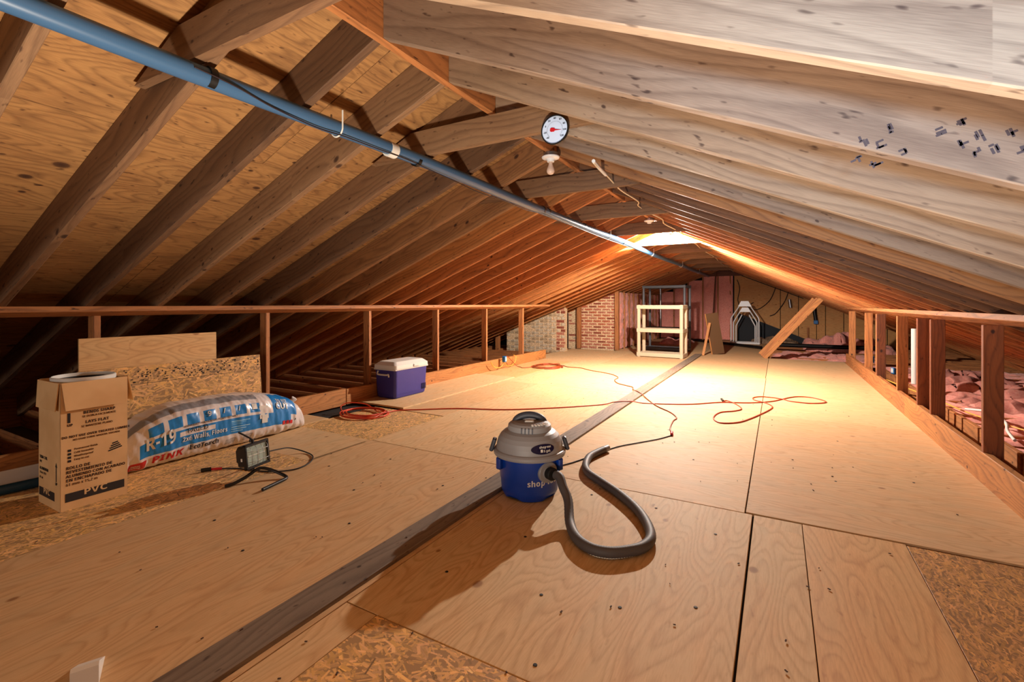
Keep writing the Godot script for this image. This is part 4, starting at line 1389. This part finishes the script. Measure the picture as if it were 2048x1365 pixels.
	for s in [-1.0, 1.0]:
		put("prong", tube_mesh(PackedVector3Array([P(-3.152 + s * 0.005, 0.015, 1.625 + s * 0.004), P(-3.162 + s * 0.005, 0.015, 1.604 + s * 0.004)]), 0.0022, 6), mats.steel, cord)

# ---- cooler

func build_cooler() -> void:
	var o := thing("cooler", "purple blue picnic cooler with white lid on the plywood by the kick board", "cooler", P(-3.775, 0.0165, 4.12))
	o.scale = Vector3(0.94, 1.0, 0.90)
	var st := ST()
	var tub := func(y: float, grow: float) -> Array:
		var out := []
		for q in [[1, 1], [-1, 1], [-1, -1], [1, -1]]:
			for i in 5:
				var a: float = atan2(q[1], q[0]) - PI / 4 + PI / 2 * i / 4.0
				out.append(Vector3(q[0] * (0.165 + grow - 0.035) + cos(a) * 0.035, y, q[1] * (0.300 + grow - 0.035) + sin(a) * 0.035))
		return out
	var rings := [[0.0, -0.030], [0.012, -0.018], [0.05, -0.012], [0.315, 0.0]]
	for i in rings.size() - 1:
		var r0: Array = tub.call(rings[i][0], rings[i][1])
		var r1: Array = tub.call(rings[i + 1][0], rings[i + 1][1])
		for k in r0.size():
			var k2 := (k + 1) % r0.size()
			var nn: Vector3 = ((r0[k2] - r0[k]).cross(r1[k] - r0[k])).normalized()
			if nn.dot(r0[k] * Vector3(1, 0, 1)) < 0:
				nn = -nn
			quad(st, [r0[k], r0[k2], r1[k2], r1[k]], nn, [Vector2.ZERO, Vector2.RIGHT, Vector2.ONE, Vector2.DOWN])
	put("tub", st, mats.cooler, o)
	put("rim", box_mesh(Vector3(0.345, 0.016, 0.615), 0.006), mats.white, o).position = Vector3(0, 0.318, 0)
	st = ST()
	var lid := [[0.325, 0.012], [0.365, 0.010], [0.400, -0.035], [0.404, -0.05]]
	for i in lid.size() - 1:
		var r0: Array = tub.call(lid[i][0], lid[i][1])
		var r1: Array = tub.call(lid[i + 1][0], lid[i + 1][1])
		for k in r0.size():
			var k2 := (k + 1) % r0.size()
			var nn: Vector3 = ((r0[k2] - r0[k]).cross(r1[k] - r0[k])).normalized()
			if nn.dot(r0[k] * Vector3(1, 0, 1) + Vector3(0, 0.1, 0)) < 0:
				nn = -nn
			quad(st, [r0[k], r0[k2], r1[k2], r1[k]], nn, [Vector2.ZERO, Vector2.RIGHT, Vector2.ONE, Vector2.DOWN])
	var topr: Array = tub.call(0.404, -0.05)
	for k in topr.size():
		tri(st, [Vector3(0, 0.405, 0), topr[k], topr[(k + 1) % topr.size()]], Vector3.UP, [Vector2.ZERO, Vector2.ZERO, Vector2.ZERO])
	put("lid", st, mats.white, o)
	put("lid_latch", box_mesh(Vector3(0.03, 0.030, 0.10), 0.006), mats.white, o).position = Vector3(0.172, 0.345, -0.06)
	# the swing handle on the near end
	var hp := [Vector3(-0.10, 0.300, 0.305), Vector3(-0.10, 0.270, 0.318), Vector3(-0.07, 0.262, 0.322), Vector3(0.045, 0.262, 0.322), Vector3(0.075, 0.268, 0.320), Vector3(0.078, 0.240, 0.318)]
	put("swing_handle", tube_mesh(smooth(hp, 4), 0.010, 8), mats.white, o)
	put("handle_recess", box_mesh(Vector3(0.13, 0.05, 0.012), 0.005), plain(Color(0.09, 0.08, 0.28), 0.5), o).position = Vector3(-0.01, 0.245, 0.288)
	for i in 6:
		put("molded_rib", box_mesh(Vector3(0.006, 0.065, 0.008), 0.002), plain(Color(0.13, 0.12, 0.34), 0.5), o).position = Vector3(0.161, 0.085, -0.195 - i * 0.014)

# ---- shelf units

func shelf_unit(o: Node3D, w: float, dep: float, levels: Array, post_r: float, m: Material, thick: float) -> void:
	for y in levels:
		var rim := ST()
		for s in [-1.0, 1.0]:
			cbox(rim, Vector3(w, thick, 0.022), Transform3D(Basis(), Vector3(0, y, s * (dep / 2 - 0.011))), 0.004)
			cbox(rim, Vector3(0.022, thick, dep - 0.044), Transform3D(Basis(), Vector3(s * (w / 2 - 0.011), y, 0)), 0.004, 2)
		var sh := put("shelf", rim, m, o)
		var sl := ST()
		for i in 12:
			cbox(sl, Vector3(w - 0.044, 0.006, 0.022), Transform3D(Basis(), Vector3(0, y + thick / 2 - 0.006, -dep / 2 + 0.035 + i * (dep - 0.07) / 11.0)), 0.001)
		var slats := put("slat_grid", sl, m, sh)
		slats.set_meta("kind", "stuff")
	for sx in [-1.0, 1.0]:
		for sz in [-1.0, 1.0]:
			var top: float = levels[levels.size() - 1] + thick / 2
			var p := put("post", lathe_mesh([Vector2(0.0, 0.0), Vector2(post_r, 0.0), Vector2(post_r, top), Vector2(post_r * 0.8, top + 0.006), Vector2(0.0, top + 0.006)], 14), m, o)
			p.position = Vector3(sx * (w / 2 - post_r), 0, sz * (dep / 2 - post_r))

func build_shelves() -> void:
	var a := thing("beige_shelf_unit", "low beige plastic shelf unit standing in front of the grey one", "shelf unit", P(-2.02, 0.0, 9.70), -0.05)
	shelf_unit(a, 0.90, 0.42, [0.05, 0.53, 0.995], 0.036, mats.beige, 0.075)
	var b := thing("grey_shelf_unit", "tall grey plastic shelf unit behind the low beige one", "shelf unit", P(-2.20, 0.0, 11.05), -0.10)
	shelf_unit(b, 0.96, 0.48, [0.05, 0.50, 0.98, 1.44], 0.026, mats.grey_plastic, 0.055)

# ---- extension cords

func floor_line(qs: Array, y: float) -> Array:
	var out := []
	for q in qs:
		out.append(P(q[0], y, q[1]))
	return out

func build_cords() -> void:
	# coil by the bag and the long run to the right
	var c := []
	for t in 5:
		for i in 12:
			var a := TAU * i / 12.0
			var k := 1.0 - 0.05 * t
			c.append(P(-3.45 + cos(a) * 0.245 * k + 0.015 * sin(t * 2.0), 0.008 + 0.006 * t, 3.24 + sin(a) * 0.20 * k + 0.012 * cos(t * 1.7)))
	var run: Array = floor_line([[-3.28, 3.50], [-3.108, 3.649], [-2.798, 3.879], [-2.362, 4.068], [-1.927, 4.418], [-1.60, 4.764]], 0.006)
	run.append_array([P(-1.50, 0.025, 4.87), P(-1.37, 0.025, 4.99)])
	run.append_array(floor_line([[-1.25, 5.05], [-1.033, 5.12], [-0.781, 5.25], [-0.541, 5.49], [-0.261, 5.62], [-0.056, 5.823], [0.072, 6.078], [0.191, 6.259], [0.334, 6.272], [0.442, 6.13], [0.427, 6.007], [0.288, 5.903], [0.126, 5.925], [0.057, 6.004], [-0.014, 6.048], [-0.162, 6.061], [-0.24, 5.95], [-0.227, 5.817], [-0.139, 5.732], [-0.067, 5.603], [-0.052, 5.452], [-0.113, 5.194], [-0.214, 4.867], [-0.31, 4.639], [-0.447, 4.55], [-0.52, 4.72], [-0.489, 4.983], [-0.369, 5.123], [-0.318, 5.264], [-0.38, 5.469], [-0.479, 5.63], [-0.513, 5.56]], 0.006))
	c.append_array(run)
	var o := thing("extension_cord", "orange extension cord coiled by the bag and run across to the right", "cord")
	put("lead", tube_mesh(smooth(c, 4), 0.0058, 7), mats.orange, o)
	put("plug", tube_mesh(PackedVector3Array([P(-0.513, 0.010, 5.56), P(-0.53, 0.012, 5.62), P(-0.54, 0.012, 5.66)]), 0.013, 8), mats.black, o)
	var tail := [P(-3.70, 0.010, 3.20), P(-3.74, 0.05, 3.22), P(-3.72, 0.075, 3.30), P(-3.62, 0.05, 3.42), P(-3.52, 0.02, 3.42), P(-3.36, 0.014, 3.34)]
	put("loose_end", tube_mesh(smooth(tail, 5), 0.0058, 7), mats.orange, o)
	# cord from the vacuum to its connector and on to the far coil
	var v: Array = floor_line([[-1.226, 2.70], [-1.236, 2.815], [-1.188, 2.935], [-1.144, 3.067], [-1.084, 3.273], [-1.02, 3.441], [-0.918, 3.603], [-0.811, 3.773], [-0.742, 3.93]], 0.005)
	var vac: Node3D = get_node("shop_vacuum")
	var vc := put("power_cord", tube_mesh(smooth(v), 0.004, 7), mats.black_soft, vac)
	vc.transform = vac.transform.affine_inverse()
	put("plug", tube_mesh(PackedVector3Array([P(-0.742, 0.012, 3.93), P(-0.752, 0.013, 3.99)]), 0.012, 8), mats.red, vc)
	var u: Array = floor_line([[-0.755, 4.0], [-0.797, 4.149], [-0.822, 4.418], [-0.815, 4.55], [-0.906, 4.748], [-1.08, 4.965], [-1.226, 5.222]], 0.006)
	u.append_array([P(-1.33, 0.012, 5.42), P(-1.42, 0.026, 5.55), P(-1.54, 0.012, 5.75)])
	u.append_array(floor_line([[-1.60, 5.95], [-1.72, 6.04], [-1.86, 6.16], [-1.97, 6.40], [-1.977, 6.58], [-2.055, 6.751], [-2.236, 6.939], [-2.6, 7.138], [-2.814, 7.31], [-3.054, 7.329], [-3.20, 7.45]], 0.006))
	var far := thing("far_extension_cord", "orange brown cord tangled in a coil near the left wall outlet", "cord")
	for t in 5:
		for i in 10:
			var a := TAU * i / 10.0 + t * 0.5
			u.append(P(-3.36 + cos(a) * (0.27 - 0.02 * t), 0.008 + 0.006 * t, 7.17 + sin(a) * (0.26 + 0.03 * sin(t * 2.2))))
	u.append_array([P(-3.60, 0.012, 6.86), P(-3.73, 0.008, 6.92), P(-3.80, 0.03, 6.90), P(-3.84, 0.14, 6.78), P(-3.85, 0.20, 6.68), P(-3.85, 0.19, 6.58)])
	put("lead", tube_mesh(smooth(u, 4), 0.0058, 7), mats.orange_dull, far)

# ---- everything small or far

func outlet(label: String, at: Vector3, face: Vector3) -> Node3D:
	var o := thing("outlet_box", label, "outlet", at)
	var along := Vector3.UP.cross(face)
	var b := Basis(along, Vector3.UP, face)
	var bx := put("box", box_mesh(Vector3(0.058, 0.092, 0.055), 0.004), mats.blue_box, o)
	bx.transform = Transform3D(b, Vector3.ZERO)
	var pl := put("receptacle", box_mesh(Vector3(0.036, 0.068, 0.010), 0.003), mats.white, o)
	pl.transform = Transform3D(b, face * 0.029)
	for s in [-1.0, 1.0]:
		var sl := ST()
		for q in [-0.006, 0.006]:
			cbox(sl, Vector3(0.002, 0.008, 0.001), Transform3D(Basis(), Vector3(q, s * 0.018, 0.0345)), 0.0003)
		put("socket_slots", sl, mats.black, o).transform = Transform3D(b, Vector3.ZERO)
	return o

func build_far_things() -> void:
	outlet("blue outlet box on the left kick board with yellow cable", P(KL + 0.068, 0.170, 6.56), Vector3(1, 0, 0))
	var y := []
	for q in [[-3.85, 0.16, 6.18], [-3.85, 0.09, 6.25], [-3.848, 0.05, 6.38], [-3.846, 0.06, 6.5], [-3.845, 0.12, 6.55]]:
		y.append(P(q[0], q[1], q[2]))
	var yc := put("yellow_cable", tube_mesh(smooth(y), 0.0065, 7), mats.yellow, self)
	tag(yc, "yellow cable looped below the left outlet box", "cable")
	y = []
	for q in [[-3.845, 0.115, 6.60], [-3.846, 0.05, 6.66], [-3.846, 0.04, 6.82], [-3.85, 0.09, 6.95], [-3.87, 0.17, 7.0], [-3.91, 0.19, 7.0]]:
		y.append(P(q[0], q[1], q[2]))
	yc = put("yellow_cable", tube_mesh(smooth(y), 0.0065, 7), mats.yellow, self)
	tag(yc, "yellow cable hooked over the kick board beside the left outlet box", "cable")
	outlet("blue outlet box between the far right studs", P(KR + 0.11, 0.265, 8.40), Vector3(-0.75, 0, 0.66).normalized())
	outlet("blue outlet box lying lower among insulation behind the double stud", P(1.50, 0.06, 8.9), Vector3(-0.75, 0.3, 0.6).normalized())
	y = []
	for q in [[1.12, 0.22, 8.36], [1.11, 0.19, 8.2], [1.16, 0.10, 8.0], [1.3, 0.06, 7.4], [1.45, 0.05, 6.6], [1.56, 0.04, 5.9], [1.75, 0.03, 5.4], [2.0, 0.02, 5.0], [2.4, 0.02, 4.6]]:
		y.append(P(q[0], q[1], q[2]))
	yc = put("yellow_cable", tube_mesh(smooth(y), 0.007, 7), mats.yellow, self)
	tag(yc, "yellow cable running over the pink batts behind the right studs", "cable")
	y = []
	for q in [[1.60, 0.03, 6.2], [1.72, 0.06, 5.95], [1.70, 0.04, 5.6], [1.62, 0.03, 5.3], [1.6, 0.0, 5.1]]:
		y.append(P(q[0], q[1], q[2]))
	var wc := put("white_cable", tube_mesh(smooth(y), 0.011, 8), mats.white, self)
	tag(wc, "thick white cable bending over the blocking behind the right studs", "cable")
	var wp := put("vent_pipe", tube_mesh(PackedVector3Array([P(1.62, -0.1, 8.3), P(1.62, 0.72, 8.3)]), 0.035, 16), mats.white, self)
	tag(wp, "upright grey white pipe behind the fourth right stud", "pipe")

	# diagonal brace of doubled timbers
	var br := thing("diagonal_brace", "diagonal timber brace from floor edge to the right rafters", "brace")
	stick("timber", P(-0.235, 0.0, 10.45), P(0.70, 1.15, 10.45), 0.089, 0.038, Vector3(0, 0, 1), mats.kick, br)
	stick("timber", P(-0.265, 0.03, 10.50), P(0.66, 1.15, 10.50), 0.089, 0.038, Vector3(0, 0, 1), mats.stud, br)
	stick("timber", P(-0.30, 0.06, 10.55), P(0.60, 1.15, 10.55), 0.089, 0.038, Vector3(0, 0, 1), mats.kick, br)

	# two leaning offcuts in front of the shelves
	var pb := thing("leaning_shelf_board", "brown laminate board with pale edge leaning upright near the shelf units", "board", P(-1.10, 0.0, 10.75))
	var b1 := put("panel", box_mesh(Vector3(0.26, 0.86, 0.022), 0.002, 1), plain(Color(0.36, 0.25, 0.14), 0.6), pb)
	b1.transform = Transform3D(Basis(Vector3.UP, 0.55) * Basis(Vector3.BACK, 0.13) * Basis(Vector3.RIGHT, -0.10), Vector3(-0.055, 0.435, 0.0))
	var eg := put("edge_strip", box_mesh(Vector3(0.016, 0.86, 0.024), 0.002, 1), mats.kick, pb)
	eg.transform = b1.transform * Transform3D(Basis(), Vector3(-0.137, 0, 0))
	var pb2 := thing("leaning_lath", "thin pale lath leaning behind the brown laminate board", "board")
	stick("strip", P(-1.335, 0.005, 10.34), P(-1.245, 0.66, 10.66), 0.05, 0.018, Vector3(0, 0, 1), mats.kick, pb2)
	for q in [[P(-2.745, 0.40, 13.0), P(-2.745, 1.52, 13.0), 0.028, "steel", "grey upright pipe behind the tall grey shelf unit"], [P(-1.63, 0.02, 14.4), P(-1.53, 1.96, 14.5), 0.020, "stud_dark", "slim brown pole leaning against the pink batt wall"]]:
		var pole := put("upright_pole", tube_mesh(PackedVector3Array([q[0], q[1]]), q[2], 12), mats[q[3]], self)
		tag(pole, q[4], "pole")

	# black drain pipes across the far floor
	var dp := put("drain_pipe", tube_mesh(smooth([P(-2.85, 0.05, 14.7), P(-1.33, 0.045, 13.4), P(-0.33, 0.045, 12.35)], 5), 0.034, 14), mats.black, self)
	tag(dp, "black plastic pipe lying diagonally across the far floor", "pipe")
	dp = put("drain_pipe", tube_mesh(smooth([P(-0.1, 0.10, 12.65), P(1.2, 0.09, 12.80), P(1.9, 0.09, 12.86)], 5), 0.045, 14), mats.black, self)
	tag(dp, "straight black pipe lying on pink insulation behind the brace", "pipe")

	# nested white frames
	var fr := thing("frame_stand", "white tubular frame stand with peaked top in front of the gable", "stand", P(-0.76, 0.0, 13.85))
	for k in 3:
		var s := 1.0 - 0.15 * k
		var zz := -0.16 * k
		var w := 0.33 * s
		var pts := [Vector3(-w, 0.03, zz), Vector3(-w, 0.62 * s + 0.03, zz), Vector3(-w + 0.02, 0.68 * s + 0.03, zz), Vector3(-0.085, 1.03 * s + 0.04, zz)]
		put("side_tube", tube_mesh(PackedVector3Array(pts), 0.016, 8), mats.white_shiny, fr)
		var ptsr := []
		for p in pts:
			ptsr.append(Vector3(-p.x, p.y, p.z))
		put("side_tube", tube_mesh(PackedVector3Array(ptsr), 0.016, 8), mats.white_shiny, fr)
		put("foot_bar", box_mesh(Vector3(w * 2 + 0.05, 0.045, 0.05), 0.008), mats.white_shiny, fr).position = Vector3(0, 0.023, zz)
		if k < 2:
			var cap := ST()
			prism(cap, PackedVector2Array([Vector2(-0.16 * s, 0.99 * s), Vector2(0.16 * s, 0.99 * s), Vector2(0.085 * s, 1.13 * s), Vector2(-0.085 * s, 1.13 * s)]), 0.06, Transform3D(Basis(), Vector3(0, 0, zz)))
			put("peak_cap", cap, mats.white_shiny, fr)
	# dark panel behind it
	var nv := ST()
	prism(nv, PackedVector2Array([Vector2(-1.0, 0.0), Vector2(0.70, 0.0), Vector2(0.70, 0.10), Vector2(-0.98, 0.80)]), 0.03)
	var nav := put("navy_panel", nv, mats.navy, self)
	nav.position = P(0, 0.0, 14.75)
	tag(nav, "dark navy sloping panel standing behind the white frame stand", "panel")

	# wires hung on the gable
	var hung := thing("gable_wires", "bundle of dark wires hanging along the far gable plywood", "wires")
	for q in [[[-1.02, 1.75], [-0.95, 1.5], [-1.0, 1.2], [-0.97, 1.0], [-1.02, 0.7]], [[-0.05, 1.52], [-0.2, 1.15], [-0.5, 0.9], [-0.75, 0.95], [-0.6, 1.1]], [[0.25, 1.38], [0.15, 1.1], [-0.05, 0.8], [-0.2, 0.72]], [[-0.9, 1.86], [-0.3, 1.60], [0.2, 1.38], [0.6, 1.2]]]:
		var pts := []
		for p in q:
			pts.append(P(p[0], p[1], 14.95))
		put("wire", tube_mesh(smooth(pts, 6), 0.010, 6), plain(Color(0.10, 0.07, 0.05), 0.7), hung)
	var can := put("metal_can", tube_mesh(PackedVector3Array([P(0.30, 0.95, 14.9), P(0.27, 1.18, 14.9)]), 0.04, 12), mats.steel, self)
	tag(can, "short grey metal cylinder hanging on the far gable", "fitting")
	var blk := thing("gable_switch", "black handset with a blue tip hanging on the far gable", "switch")
	put("handle", tube_mesh(PackedVector3Array([P(0.88, 0.62, 14.93), P(0.83, 1.0, 14.93)]), 0.045, 10), mats.black, blk)
	put("blue_tip", box_mesh(Vector3(0.10, 0.10, 0.06), 0.01), mats.blue_box, blk).position = P(0.88, 0.57, 14.92)
	# white scrap at the left bottom of the view
	var sc := thing("foam_corner", "white foam corner piece standing on the floor at lower left", "foam piece", P(-1.66, 0.0, 0.555))
	var cr := ST()
	prism(cr, PackedVector2Array([Vector2(-0.13, 0.0), Vector2(0.0, 0.0), Vector2(0.0, 0.055), Vector2(-0.012, 0.06)]), 0.06, Transform3D(Basis(Vector3.UP, -0.45), Vector3.ZERO))
	put("wedge", cr, mats.white, sc)
	# blue and white pipes lying at the left edge behind the box
	var bp := put("blue_hose", tube_mesh(smooth([P(-3.78, 0.03, 0.2), P(-3.74, 0.03, 0.8), P(-3.70, 0.03, 1.25)], 5), 0.028, 12), plain(Color(0.03, 0.22, 0.30), 0.4), self)
	tag(bp, "dark teal hose lying on the floor behind the cardboard carton", "hose")
	var tb := put("white_strip", box_mesh(Vector3(0.02, 0.10, 1.4), 0.004, 2), mats.white, self)
	tb.position = P(-3.85, 0.055, 0.5)
	tag(tb, "dull white trim strip along the kick board behind the carton", "trim")
